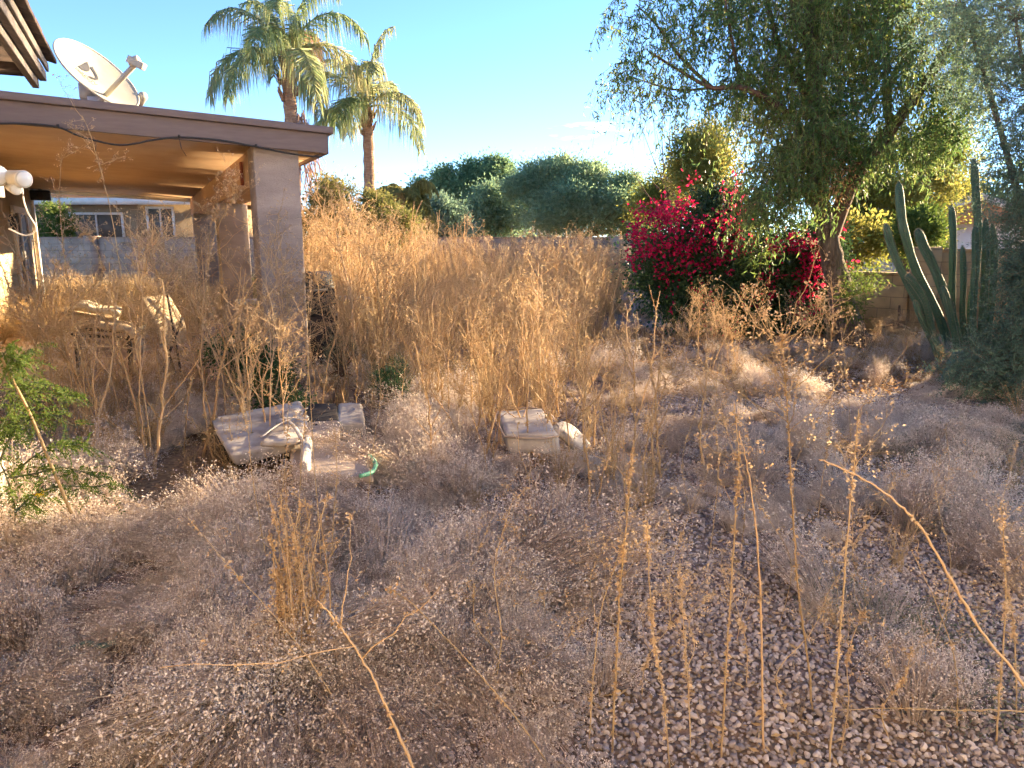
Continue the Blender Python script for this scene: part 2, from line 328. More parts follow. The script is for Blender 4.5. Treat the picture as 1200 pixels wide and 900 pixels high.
mb = MB(); hbox(mb, WALLU, .75, -.45, ENDW+.3, -.05, .10)
tag(mb.build('patio_floor', M['concrete'], bevel=.01), kind='structure')
mb = MB(); hbox(mb, WALLU+.35, WALLU+1.5, -2.6, -1.2, -.05, .05)
tag(mb.build('path', M['concrete'], bevel=.01), kind='structure')

# ------------------------------------------------------------------ patio cover
pc = thing('patio_cover', 'flat brown-edged patio cover on square stucco columns, dish on its roof', 'patio cover', H(0, 0, 0))
for k, wv in enumerate((0, 4.2, 9.9)):
    mb = MB(); hbox(mb, 0, .42, wv, wv+.42, .10, zr(0)-.002-(0 if k == 0 else .36), None, zr(.42)-.002-(0 if k == 0 else .36))
    mb.build('column', M['stucco'], pc, bevel=.012)
mb = MB(); hbox(mb, .02, .38, .422, ENDW-.1, zr(0)-.36, zr(0)-.004, zr(.4)-.36, zr(.4)-.004); mb.build('beam', M['beam'], pc, bevel=.008)
mb = MB(); hbox(mb, WALLU, .66, -.06, ENDW, zr(WALLU), zr(WALLU)+.05, zr(.66), zr(.66)+.05); mb.build('ceiling', M['soffit'], pc)
fa = MB(); hbox(fa, WALLU, .68, -.10, -.062, zr(WALLU)-.03, zr(WALLU)+.15, zr(.68)-.03, zr(.68)+.15); hbox(fa, .662, .70, -.06, ENDW, zr(.68)-.03, zr(.68)+.15)
fa = fa.build('fascia', M['fascia'], pc, bevel=.004)
mb = MB(); hbox(mb, WALLU, .735, -.15, ENDW+.05, zr(WALLU)+.152, zr(WALLU)+.215, zr(.735)+.152, zr(.735)+.215); mb.build('roof', M['fascia'], pc, bevel=.006)
mb = MB(); hbox(mb, WALLU, .68, ENDW+.002, ENDW+.05, zr(WALLU)-.06, zr(WALLU)+.05, zr(.68)-.06, zr(.68)+.05); hbox(mb, WALLU, .1, ENDW+.06, ENDW+.16, zr(WALLU)-.07, zr(WALLU)-.02, zr(.1)-.07, zr(.1)-.02)
mb.build('gutter', M['white'], pc)
# cable along the fascia
pts = []
CB = [(-10, 145), (30, 145), (68, 149), (95, 160), (140, 170), (180, 164), (210, 161), (255, 164), (300, 172), (340, 180), (376, 184)]
for a, b in CB:
    r = ray(a, b); nrm = w_; p0 = H(0, -.125, 0); t = (p0-Vector((0, 0, CAMH))).dot(nrm)/r.dot(nrm); pts.append(Vector((0, 0, CAMH))+r*t)
def smooth_path(p, n=6):
    p = [Vector(q) for q in p]; out = []
    for i in range(len(p)-1):
        a = p[max(i-1, 0)]; b = p[i]; c = p[i+1]; d = p[min(i+2, len(p)-1)]
        for k in range(n):
            t = k/n; out.append(.5*((2*b)+(c-a)*t+(2*a-5*b+4*c-d)*t*t+(3*b-a-3*c+d)*t**3))
    return out+[p[-1]]
mb = MB(); mb.tube(smooth_path(pts, 5), .009, 6)
for i in (2, 6, 8): mb.box(pts[i]+Vector((0, 0, .012)), (.02, .03, .02), rz=-AZ)
mb.tube([pts[3]+Vector((.1, 0, 0)), pts[3]+Vector((.12, 0, -.07)), pts[3]+Vector((.11, 0, -.12))], .003, 4)
mb.tube([pts[6]+Vector((0, 0, 0)), pts[6]+Vector((.01, 0, -.09)), pts[6]+Vector((.05, 0, -.16))], .003, 4)
tag(mb.build('cable', M['black']), 'black cable sagging along the brown fascia of the patio cover', 'cable')
# small red thermometer on the beam
mb = MB(); c = H(-.005, .95, 2.26); mb.box(c, (.03, .06, .24), rz=-AZ); 
th = mb.build('thermometer', surf('faded_red_plastic', (.22, .06, .035), (.28, .09, .05)), None, bevel=.008); tag(th, 'narrow faded red thermometer fixed on inner face of the beam', 'thermometer')
# speaker under the far corner
p = H(WALLU+.2, ENDW-.15, zr(WALLU)-.14); mb = MB(); mb.box(p, (.36, .22, .20), rz=-AZ)
sp_ = thing('speaker', 'black box speaker hung under the far end of the patio ceiling', 'speaker', p)
mb.build('cabinet', M['black'], sp_, bevel=.02)
mb = MB(); q = p-w_*.115; mb.tube([q, q-w_*.012], [.07, .06], 14); mb.build('grille', M['dark'], sp_)
mb = MB(); mb.box(p+Vector((0, 0, .125)), (.05, .05, .05)); mb.build('bracket', M['metal'], sp_)

# ------------------------------------------------------------------ house
hs = thing('house', 'tan stucco house at the left edge with sunlit wall and white-framed door', 'house', H(WALLU, 4, 0))
mb = MB(); hbox(mb, WALLU-6, WALLU-.002, -1.2, ENDW-.2, -.02, 2.75); mb.build('wall', M['wall'], hs)
mb = MB(); hbox(mb, WALLU-6.2, WALLU+.02, -1.5, ENDW, 2.76, 2.9)
RW = 8
for i in range(RW):
    u0 = WALLU+.02-i*.42; hbox(mb, u0-.46, u0, -1.5, ENDW, 2.90+i*.13, 2.95+(i)*.13, 2.87+i*.13, 2.92+i*.13)
mb.build('roof', M['rooftile'], hs)
# the wing's eave near the camera
EV = D(55, 72, 4.75)
eu = (EV-C1).dot(u_); ew = (EV-C1).dot(w_)
mb = MB(); hbox(mb, eu-.05, eu-.012, ew-6, ew, EV.z-.115, EV.z-.055); hbox(mb, eu-.09, eu-.053, ew-6, ew-.01, EV.z-.16, EV.z-.10)
mb.build('fascia', M['eave'], hs, bevel=.004)
mb = MB(); hbox(mb, eu-.01, eu+.006, ew-6, ew+.0, EV.z-.06, EV.z-.012); mb.build('drip_board', M['eave'], hs, bevel=.004)
mb = MB(); hbox(mb, eu-2.2, eu-.092, ew-6, ew-.08, EV.z-.11, EV.z-.08)
for k in range(10): hbox(mb, eu-2.2, eu-.095, ew-.5-k*.6, ew-.46-k*.6, EV.z-.15, EV.z-.112)
mb.build('soffit', M['roofdark'], hs)
mb = MB(); rg = random.Random(3)
for k in range(26):
    w0 = ew+.03-(k+1)*.24
    for i in range(5): hbox(mb, eu+.02-(i+1)*.34, eu+.02-i*.34+.03, w0, w0+.225, EV.z-.01+(i+1)*.10+rg.uniform(-.006, .006), EV.z+.01+(i+1)*.10, EV.z-.01+i*.10, EV.z+.015+i*.10+rg.uniform(0, .012))
mb.build('roof', M['roofdark'], hs, bevel=.008)
# wing wall well left and the post under the eave
mb = MB(); hbox(mb, eu-4, eu-.85, ew-6, ew-.7, -.02, EV.z-.152); mb.build('wall', M['wall'], hs)
PB = G(11, 640); PB = Vector((PB.x, PB.y, 0)); pu = (PB-C1).dot(u_); pw = (PB-C1).dot(w_)
mb = MB(); hbox(mb, pu-.22, pu, pw, pw+.16, 0, EV.z-.165); mb.build('post', M['stucco'], hs, bevel=.01)
# door frames and shutters in the far wall
mb = MB()
hbox(mb, WALLU, WALLU+.05, 8.2, 8.32, .1, 2.15); hbox(mb, WALLU, WALLU+.05, 9.9, 10.02, .1, 2.15); hbox(mb, WALLU, WALLU+.05, 8.322, 9.898, 2.03, 2.15); hbox(mb, WALLU-.3, WALLU+.06, ENDW-.198, ENDW-.02, 0, 2.6)
fr = mb.build('door_frame', M['white'], hs, bevel=.005)
mb = MB(); hbox(mb, WALLU, WALLU+.02, 8.322, 9.898, .1, 2.028); dr = mb.build('sliding_door', M['glass'], hs)
mb = MB(); hbox(mb, WALLU+.021, WALLU+.045, 8.95, 9.05, .1, 2.02); mb.build('stile', M['white'], dr)
mb = MB(); hbox(mb, WALLU, WALLU+.035, 3.1, 4.8, .9, 2.0); wd = mb.build('window', M['glass'], hs)
mb = MB()
for (a, b, c, d) in ((3.02, 3.098, .82, 2.08), (4.802, 4.88, .82, 2.08), (3.098, 4.802, .82, .898), (3.098, 4.802, 2.002, 2.08)): hbox(mb, WALLU, WALLU+.06, a, b, c, d)
mb.build('frame', M['white'], wd)
mb = MB(); p = H(WALLU+.09, 7.7, 1.85); mb.box(p, (.1, .1, .26)); mb.box(p-u_*.05, (.06, .05, .08)); mb.build('wall_lamp', M['black'], hs, bevel=.02)

# floodlight on the near post
fp = D(-6, 222, PB.y+.02)
fl = thing('floodlight', 'twin round-headed white floodlight with motion sensor beside near post', 'floodlight', fp)
def head(px, py, px2, py2, r, name='lamp_head'):
    a = D(px, py, fp.y-.03); b = D(px2, py2, fp.y-.10)
    d = (b-a)
    mb = MB(); mb.tube([a, a+d*.05, a+d*.45, a+d*.9, b], [r*.5, r*.85, r*.9, r, r*1.02], 20); hd = mb.build(name, M['white'], fl, smooth=False)
    mb = MB(); mb.tube([b, b+d*.04, b+d*.09], [r*.93, r*.8, r*.3], 20); mb.build('lens', M['lampglass'], hd)
head(9, 208, 28, 210, .040); head(-22, 205, -2, 206, .048)
head(12, 219, 19, 222, .026, 'sensor')
mb = MB(); mb.tube([D(-8, 214, fp.y), D(5, 213, fp.y-.03), D(10, 209, fp.y-.04)], .012, 8); mb.tube([D(5, 213, fp.y-.03), D(13, 219, fp.y-.04)], .010, 8)
mb.box(D(-12, 216, fp.y), (.10, .05, .12)); mb.build('arm', M['white'], fl)
mb = MB(); mb.tube(smooth_path([D(26, 220, fp.y), D(28, 236, fp.y), D(33, 250, fp.y), D(42, 268, fp.y+.1), D(30, 276, fp.y+.1), D(10, 268, fp.y+.1)]), .004, 5)
mb.build('cord', M['white'], fl)

# ------------------------------------------------------------------ satellite dish
def ray_plane(px, py, p0, n):
    r = ray(px, py); o = Vector((0, 0, CAMH)); return o+r*((p0-o).dot(n)/r.dot(n))
dY = 8.3
dc = D(115, 86, dY)
sdish = thing('satellite_dish', 'cream satellite dish with receiver arm on patio cover roof', 'satellite dish', D(112, 126, dY))
vd = -ray(115, 86).normalized(); vR = Vector((0, 0, 1)).cross(vd).normalized(); vU = vd.cross(vR)
nrm = (vd*.44+(vR*.57+vU*.82)*.9).normalized()
ax1 = (D(154, 116, dY)-D(76, 56, dY)).normalized(); ax1 = (ax1-nrm*ax1.dot(nrm)).normalized(); ax2 = nrm.cross(ax1).normalized()
RA = .46; RB = .40
mb = MB(); NR, NT = 8, 40
for side in (0, 1):
    V = [tuple(dc-nrm*(.10+.012*side))]
    for i in range(1, NR+1):
        for k in range(NT):
            t = k/NT*2*math.pi; f = i/NR; V.append(tuple(dc+ax1*RA*f*math.cos(t)+ax2*RB*f*math.sin(t)-nrm*(.10*(1-f*f)+.012*side)))
    T = [(0, 1+k, 1+(k+1) % NT) for k in range(NT)]; Q = [(1+(i-1)*NT+k, 1+i*NT+k, 1+i*NT+(k+1) % NT, 1+(i-1)*NT+(k+1) % NT) for i in range(1, NR) for k in range(NT)]
    mb.add(V, Q, T)
mb.tube([dc+ax1*RA*math.cos(t)+ax2*RB*math.sin(t)-nrm*.006 for t in np.linspace(0, 2*math.pi, 41)], .011, 6)
ref = mb.build('reflector', M['dish'], sdish, smooth=True)
# emblem on the dish: a D made of two swooshes, and the word below it
mb = MB()
def dp(a, b): rr2 = min(1, (a*a+b*b)); return dc+ax1*RA*a+ax2*RB*b-nrm*(.10*(1-rr2)-.006)
# screen-like axes on the dish
ex = (D(125, 86, dY)-D(115, 86, dY)); ex = (ex-nrm*ex.dot(nrm)).normalized(); ey = nrm.cross(ex); 
if ey.z < 0: ey = -ey
lc = dc+ax1*(-.12)+ax2*(.05 if ax2.dot(vU) > 0 else -.05)
def lp(a, b):
    q = lc+ex*a+ey*b; A = (q-dc).dot(ax1)/RA; B = (q-dc).dot(ax2)/RB; q = q+nrm*0; return q-nrm*(.10*(1-min(1, A*A+B*B))-.010)
lp0 = lp
def lp(a, b): return lp0(a*1.35, b*1.35)-nrm*.002
o1 = [lp(-.055+.0*t, .07-.14*t) for t in np.linspace(0, 1, 7)]; o2 = [lp(-.055+.055*math.sin(t*math.pi)*.8+.035*t, .07-.13*t) for t in np.linspace(0, 1, 7)]
mb.add([tuple(x) for x in o1+o2], [(i, i+1, 8+i, 7+i) for i in range(6)])
o1 = [lp(-.01+.10*math.sin(t*2.6), .075-.15*t) for t in np.linspace(0, 1, 9)]; o2 = [lp(-.01+.075*math.sin(t*2.6)+.01*t, .05-.10*t) for t in np.linspace(0, 1, 9)]
mb.add([tuple(x) for x in o1+o2], [(i, i+1, 10+i, 9+i) for i in range(8)])
mb.build('emblem', M['ink'], ref)
cu = bpy.data.curves.new('word', 'FONT'); cu.body = 'DIRECTV'; cu.size = .06; cu.extrude = .001; cu.align_x = 'CENTER'
to = bpy.data.objects.new('word', cu); COL.objects.link(to)
bpy.context.view_layer.update()
lme = bpy.data.meshes.new_from_object(to.evaluated_get(bpy.context.evaluated_depsgraph_get())); bpy.data.objects.remove(to); lme.name = 'lettering'
mt = Matrix((ex, ey, ex.cross(ey))).transposed().to_4x4(); lp = lp0; mt.translation = lp(0.05, -.17)+nrm*.004
lme.transform(Matrix.Translation(-sdish.location) @ mt); lme.materials.clear(); lme.materials.append(M['ink'])
lo_ = bpy.data.objects.new('lettering', lme); COL.objects.link(lo_); lo_.parent = ref
# arm and receiver
hub = dc-nrm*.10
a0 = D(117, 119, dY+.0); a1 = D(160, 74, dY-.35)
mb = MB(); mb.tube([a0, a1], .026, 8); mb.build('arm', M['dish'], sdish)
mb = MB(); mb.box(a1+Vector((0, 0, .0)), (.17, .09, .07), ry=.5); mb.tube([a1+Vector((.03, 0, .03)), a1+Vector((-.07, .0, -.0))], .05, 12); mb.build('receiver', M['dish'], sdish, bevel=.01)
mb = MB(); mb.box(D(103, 108, dY+.12), (.16, .14, .16), rz=.4); mb.box(D(112, 118, dY+.06), (.13, .10, .08)); mb.build('bracket', M['metal'], sdish, bevel=.01)
mb = MB(); mb.tube([D(106, 112, dY+.1), D(107, 135, dY+.1)], .03, 10); mb.tube([D(112, 112, dY+.1), D(150, 128, dY+.3)], .012, 8); mb.build('mast', M['metal'], sdish)
d2 = thing('satellite_dish', 'small flat cream dish low on the roof beneath the larger one', 'satellite dish', D(130, 130, 8.9))
c2 = D(128, 128, 8.9); n2 = Vector((.3, -.35, .88)).normalized(); e1 = n2.cross(Vector((0, 1, 0))).normalized(); e2 = n2.cross(e1)
mb = MB(); V = [tuple(c2)]+[tuple(c2+e1*.26*f*math.cos(t)+e2*.26*f*math.sin(t)+n2*.05*f*f) for f in (.33, .66, 1) for t in np.linspace(0, 2*math.pi, 25)[:-1]]
mb.add(V, [(1+i*24+k, 1+(i+1)*24+k, 1+(i+1)*24+(k+1) % 24, 1+i*24+(k+1) % 24) for i in range(2) for k in range(24)], [(0, 1+k, 1+(k+1) % 24) for k in range(24)])
mb.build('reflector', M['dish'], d2, smooth=True)
mb = MB(); mb.tube([D(150, 132, 8.8), D(160, 128, 8.75), D(166, 119, 8.7)], .018, 8); mb.build('arm', M['metal'], d2)
mb = MB(); mb.tube([D(163, 121, 8.72), D(168, 112, 8.66), D(170, 111, 8.65)], [.045, .05, .03], 12); mb.build('receiver', M['dish'], d2)

# ------------------------------------------------------------------ walls round the yard
def wall_run(name, a, b, h, thick, mat, label, cap=True):
    a = Vector(a); b = Vector(b); L = (b-a).length; ang = math.atan2(b.y-a.y, b.x-a.x)
    o = bpy.data.objects.new(name, None); COL.objects.link(o); o.location = a; o.rotation_euler = (0, 0, ang); tag(o, label, 'wall')
    mb = MB(); mb.box((L/2, 0, h/2), (L, thick, h)); c = mb.mesh('blocks', mat); x = bpy.data.objects.new('blocks', c); COL.objects.link(x); x.parent = o
    mb = MB(); mb.box((L/2, 0, h+.025), (L, thick+.02, .05)); c = mb.mesh('cap', mat); x = bpy.data.objects.new('cap', c); COL.objects.link(x); x.parent = o
    for k in range(int(L//4)+1):
        mb = MB(); mb.box((min(L-.2, k*4+.2), -.02, h/2+.03), (.4, thick+.08, h+.10)); x = bpy.data.objects.new('pier', mb.mesh('pier', mat)); COL.objects.link(x); x.parent = o
    return o
WR0 = D(1500, 278, 11.2); WR1 = D(1072, 278, 12.6); WR2 = D(930, 278, 14.0)
for v in (WR0, WR1, WR2): v.z = 0
wall_run('block_wall', WR1, WR0, 1.36, .2, M['block'], 'taller tan block wall behind the tall cactus')
wall_run('block_wall', WR2, WR1+(WR2-WR1).normalized()*.01, .96, .2, M['block'], 'lower tan block wall between leaning tree trunk and cactus')
BW0 = Vector((-17, 23, 0)); BW1 = Vector((6.5, 23.5, 0))
wall_run('block_wall', BW0, BW1, 1.56, .2, M['greyblock'], 'long mauve block wall across the back behind the tall weeds')
wall_run('block_wall', Vector((6.6, 23.5, 0)), WR2+Vector((.15, .15, 0)), 1.2, .2, M['block'], 'tan block side wall running back behind the pink-flowered bush')

# neighbour houses; the last one is unseen, added for its bounce light
def gable(name, label, x0, x1, y0, y1, h, rh, wmat, rmat, ridge='x', win=()):
    b = thing(name, label, 'house', ((x0+x1)/2, (y0+y1)/2, 0))
    mb = MB(); mb.box(((x0+x1)/2, (y0+y1)/2, h/2), (x1-x0, y1-y0, h)); wl_ = mb.build('wall', wmat, b)
    o = .5; mb = MB(); ym = (y0+y1)/2; xm = (x0+x1)/2
    if ridge == 'x': pr = [(x0-o, y0-o, h), (x1+o, y0-o, h), (x1+o, y1+o, h), (x0-o, y1+o, h), (x0-o, ym, h+rh), (x1+o, ym, h+rh)]; q = [(0, 1, 5, 4), (2, 3, 4, 5), (0, 3, 2, 1)]; t = [(0, 4, 3), (1, 2, 5)]
    else: pr = [(x0-o, y0-o, h), (x1+o, y0-o, h), (x1+o, y1+o, h), (x0-o, y1+o, h), (xm, y0-o, h+rh), (xm, y1+o, h+rh)]; q = [(0, 4, 5, 3), (1, 2, 5, 4), (0, 3, 2, 1)]; t = [(0, 1, 4), (2, 3, 5)]
    mb.add(pr, q, t); rf = mb.build('roof', rmat, b)
    mb = MB()
    if ridge == 'x':
        for yy in (y0-o-.02,): mb.box((xm, yy, h+.0), (x1-x0+2*o, .04, .22))
    else:
        for sx in (0, 1):
            a = Vector(pr[sx]); c = Vector(pr[4]); mb.hexa([a+Vector((0, -.06, -.18)), c+Vector((0, -.06, -.18)), c+Vector((0, -.01, -.18)), a+Vector((0, -.01, -.18))], [a+Vector((0, -.06, .04)), c+Vector((0, -.06, .04)), c+Vector((0, -.01, .04)), a+Vector((0, -.01, .04))])
    mb.build('fascia', M['white'], rf)
    for (wx, wz, ww, wh) in win:
        mb = MB(); mb.box((wx, y0-.012, wz), (ww, .02, wh)); wi = mb.build('window', M['glass'], b)
        mb = MB()
        for (cx, cz, sx, sz) in ((wx, wz+wh/2+.04, ww+.16, .08), (wx, wz-wh/2-.04, ww+.16, .08), (wx-ww/2-.04, wz, .08, wh), (wx+ww/2+.04, wz, .08, wh), (wx, wz, .05, wh)): mb.box((cx, y0-.03, cz), (sx, .05, sz))
        mb.build('frame', M['white'], wi)
    return b
gable('neighbour_house', 'neighbour house with low white eave seen beneath the patio ceiling', -20, -10.2, 26, 34, 2.78, 1.3, surf('neighbour_stucco', (.27, .19, .11), (.32, .235, .14), 4, .95, .5, 60), M['rooftile'], 'x', ((-17.0, 1.7, 1.2, .8), (-14.2, 1.9, 1.7, .9), (-12.0, 1.9, .8, 1.3)))
gable('neighbour_house', 'pale gabled house beyond the block wall behind the cactus', 11.5, 16, 23, 30, 2.0, .85, M['white'], M['rooftile'], 'y', ((12.8, 1.5, .9, .7),))
gable('neighbour_house', 'low white-roofed house far beyond the back wall under the trees', -3, 3.5, 52, 60, 2.1, .5, M['white'], M['white'], 'x', ((-1.5, 1.4, .9, .7), (1.5, 1.4, .9, .7)))
gable('neighbour_house', 'unseen two-storey pale stucco house added behind the camera to bounce sunlight', -11, 11, -13, -5.2, 6.4, 1.4, surf('pale_stucco', (.80, .76, .71), (.86, .82, .77), 4, .95, .5, 60), M['roofdark'], 'x', ())  # added out of view; its pale wall bounces warm sunlight onto the near ground
# ================================================================== TREES
def nrmz(v): return v/(np.linalg.norm(v, axis=-1, keepdims=True)+1e-9)
def foliage(mb, blobs, per, nleaf, cr, L, Wd, rng, droop=0., shell=.45, twig=None):
    """blobs: (center, (rx,ry,rz), weight). Clumps of leaves spread through each blob's volume."""
    for c, rad, wgt in blobs:
        n = max(1, int(per*wgt)); d = nrmz(rng.normal(size=(n, 3)))
        f = (shell+(1-shell)*rng.random(n)**.6)*(1+.15*rng.normal(size=n))
        P = np.array(c)+d*np.array(rad)*f[:, None]
        k = nleaf; q = P[:, None]+rng.normal(size=(n, k, 3))*cr*(.4+.9*rng.random((n, 1, 1)))
        dr = nrmz((q-P[:, None])+rng.normal(size=(n, k, 3))*cr*.8+d[:, None]*cr*.5); dr[..., 2] -= droop
        mb.leaves(q.reshape(-1, 3), dr.reshape(-1, 3), L*(.6+.8*rng.random(n*k)), Wd*(.7+.6*rng.random(n*k)), rng)
        if twig is not None:
            m = min(n, 22); ii = rng.choice(n, m, replace=False); c0 = np.array(c)-np.array([0, 0, rad[2]*.6])
            P0 = np.repeat(c0[None], m, 0); P1 = (P0+P[ii])/2+np.array([0, 0, rad[2]*.25]); twig.stems(P0, P1, P[ii], .012+.004*max(rad), 5)
def limb(mb, pts, r0, r1, n=8, wob=0, rng=None):
    p = smooth_path(pts, 5); 
    if wob: p = [q+Vector(rng.normal(size=3)*wob*min(1, i/3)) for i, q in enumerate(p)]
    mb.tube(p, np.linspace(r0, r1, len(p)), n)

# --- big drooping tree (trunk leans left)
rng = np.random.default_rng(11)
TY = 11.0
tb = G(1002, 402); tb.z = 0
bt = thing('willow_tree', 'large weeping tree with leaning trunk beside the pink-flowered bush', 'tree', tb)
mb = MB()
tr = [(1004, 412), (994, 380), (982, 330), (972, 290), (962, 240), (958, 180), (955, 110), (950, 40), (948, -60)]
tp = [D(a, b, TY) for a, b in tr]; tp[0].z = -.05
pp = smooth_path(tp, 5); rr = np.interp(np.linspace(0, 1, len(pp)), [0, .06, .2, .5, 1], [.30, .225, .18, .13, .05])
# fluted trunk
mb.tube([p+Vector(rng.normal(size=3)*.012) for p in pp], rr, 14)
mb.tube(smooth_path([D(1012, 408, TY-.15), D(1000, 375, TY-.12), D(985, 325, TY-.1), D(975, 285, TY)]), np.linspace(.10,.07,16), 8)
mb.build('trunk', M['bark'], bt, smooth=True)
mb = MB()
LIMBS = [([(970, 285), (1000, 210), (1045, 150), (1075, 110), (1100, 70), (1130, 20)], .13, .03, 0), ([(1045, 150), (1040, 110), (1065, 50), (1080, 0)], .07, .02, .3), ([(1075, 112), (1110, 60), (1120, 10)], .05, .02, -.3),
         ([(958, 180), (920, 130), (870, 103), (835, 103), (800, 85), (760, 60)], .055, .012, -.5), ([(835, 103), (800, 70), (770, 30), (745, 5)], .03, .008, -.5), ([(870, 103), (860, 60), (850, 0)], .035, .01, -.6), ([(835, 103), (790, 105), (740, 90)], .022, .006, -.4),
         ([(955, 120), (915, 60), (900, 0)], .07, .02, .2), ([(955, 100), (985, 40), (1000, -20)], .07, .02, .4), ([(950, 60), (930, 10), (920, -60)], .05, .02, -.3), ([(965, 250), (930, 215), (905, 190)], .05, .015, -.4), ([(965, 240), (990, 200), (1010, 190)], .05, .015, -.5)]
for path, r0, r1, off in LIMBS: limb(mb, [D(a, b, TY+off*min(1, i/2)) for i, (a, b) in enumerate(path)], r0, r1, 7)
mb.build('limb', M['darkbark'], bt, smooth=True)
# hanging strands: (px, py, rx px, ry px, depth off, strands, strand length, density)
BL = [(935, 40, 75, 70, 0, 300, .8), (985, 80, 75, 80, -.3, 310, .9), (905, 110, 50, 60, .1, 200, .8), (955, 150, 55, 55, -.5, 240, .75), (920, 200, 45, 35, -.5, 200, .55), (985, 165, 50, 35, 0, 200, .6),
      (1035, 60, 50, 70, -.2, 210, .7), (935, -50, 110, 60, 0, 420, .9), (1060, -30, 70, 60, 0, 260, .8), (985, 10, 60, 50, .8, 200, .7),
      (1105, 60, 45, 60, 0, 170, .7), (1060, 180, 40, 20, .2, 36, .4), (1110, 140, 30, 30, .3, 36, .4), (885, 235, 26, 24, -.6, 60, .7), (915, 235, 30, 20, -.7, 36, .6), (1125, 110, 36, 44, .2, 80, .6), (1090, 160, 40, 26, .2, 60, .5),
      (845, 30, 40, 40, -.3, 60, .55), (800, 40, 40, 35, -.4, 42, .6), (770, 25, 40, 30, -.5, 40, .7), (738, 80, 24, 25, -.5, 34, .8), (765, 100, 40, 18, -.4, 34, .9), (815, 105, 40, 18, -.3, 34, .9), (868, 90, 26, 40, -.2, 70, .8), (728, 20, 20, 20, -.5, 16, .5), (855, -10, 50, 25, 0, 50, .6), (795, 0, 40, 20, -.3, 26, .6)]
cr = MB(); tw = MB(); s_ = TY/F
for (a, b, rx, ry, off, n, ln_) in BL:
    c = np.array(D(a, b, TY+off)); n = int(n*1.02)
    d = nrmz(rng.normal(size=(n, 3))); P = c+d*np.array([rx*s_, max(rx, 50)*s_*1.0, ry*s_])*(rng.random((n, 1))**.4)
    ll = ln_*(.35+.8*rng.random(n)); k = 26
    out = rng.normal(size=(n, 3))*.16; out[:, 2] = 0
    P1 = P+out+np.array([0, 0, .03]); P2 = P+out*1.6; P2[:, 2] -= ll
    tw.stems(P, P1, P2, .0035, 4)
    t = np.tile(np.linspace(.05, 1, k)[None, :, None], (n, 1, 1))+rng.normal(size=(n, k, 1))*.02
    C = (1-t)**2*P[:, None]+2*t*(1-t)*P1[:, None]+t*t*P2[:, None]
    dr = rng.normal(size=(n, k, 3))*.55; dr[..., 2] -= .75
    C = C+rng.normal(size=C.shape)*.018
    keep = rng.random((n, k)) < .85
    cr.leaves(C[keep], dr[keep], .085*(.6+.8*rng.random(keep.sum())), .020, rng)
crown = cr.build('crown', M['willow'], bt); tw.build('twigs', M['darkbark'], bt)
# dry brown patch of leaves near the trunk
mb = MB(); foliage(mb, [(D(975, 205, TY-.6), (.3, .25, .3), 1)], 60, 14, .09, .05, .016, rng, droop=.5); mb.build('dry_leaves', M['straw_red'], bt)
mb = MB(); foliage(mb, [(D(1000, 350, TY-.45), (.16, .15, .35), 1), (D(1010, 325, TY-.3), (.3, .2, .2), .8), (D(885, 300, TY-1.2), (.16, .12, .18), .35)], 70, 12, .07, .06, .013, rng, droop=.1); mb.build('sucker_shoots', M['fern'], bt)

# --- generic leafy tree
def leafy(name, label, base, trunk_r, blobs, per, nleaf, crd, L, Wd, mat, seed, cat='tree', group=None, droop=0, shell=.45, bark='darkbark', trunk_top=.5):
    rg = np.random.default_rng(seed); base = Vector(base); t = thing(name, label, cat, base, group)
    tw = MB(); cen = sum((Vector(b[0]) for b in blobs), Vector())/len(blobs)
    mb = MB(); sat = []
    for c, rad, wgt in blobs:
        for k in range(7):
            d = nrmz(rg.normal(size=3)); d[2] = abs(d[2])*1.1-.15; q = .22+.25*rg.random(); sat.append((Vector(np.array(c)+d*np.array(rad)*1.02), tuple(x*q for x in rad), wgt*q*.42))
    foliage(mb, blobs, int(per*.80), nleaf, crd, L, Wd, rg, droop, shell, tw); foliage(mb, sat, per, nleaf, crd*.7, L, Wd, rg, droop, .1, None)
    fk = base.lerp(Vector((cen.x, cen.y, cen.z)), trunk_top)
    limb(tw, [base+Vector((0, 0, -.05)), base.lerp(fk, .5)+Vector((trunk_r*.8, 0, 0)), fk], trunk_r, trunk_r*.7, 8)
    for b in blobs:
        bc = Vector(b[0]); low = bc-Vector((0, 0, b[1][2]*.6)); limb(tw, [fk, fk.lerp(low, .5)+Vector((0, 0, .05*(low-fk).length)), low], trunk_r*.55, trunk_r*.2, 6)
    tw.build('trunk', M[bark], t); mb.build('crown', mat, t)
    return t
def B(px, py, rx, ry, Y, w=1., ryd=None): return (D(px, py, Y), (rx*Y/F, (ryd or max(rx, ry)*.8)*Y/F, ry*Y/F), w)
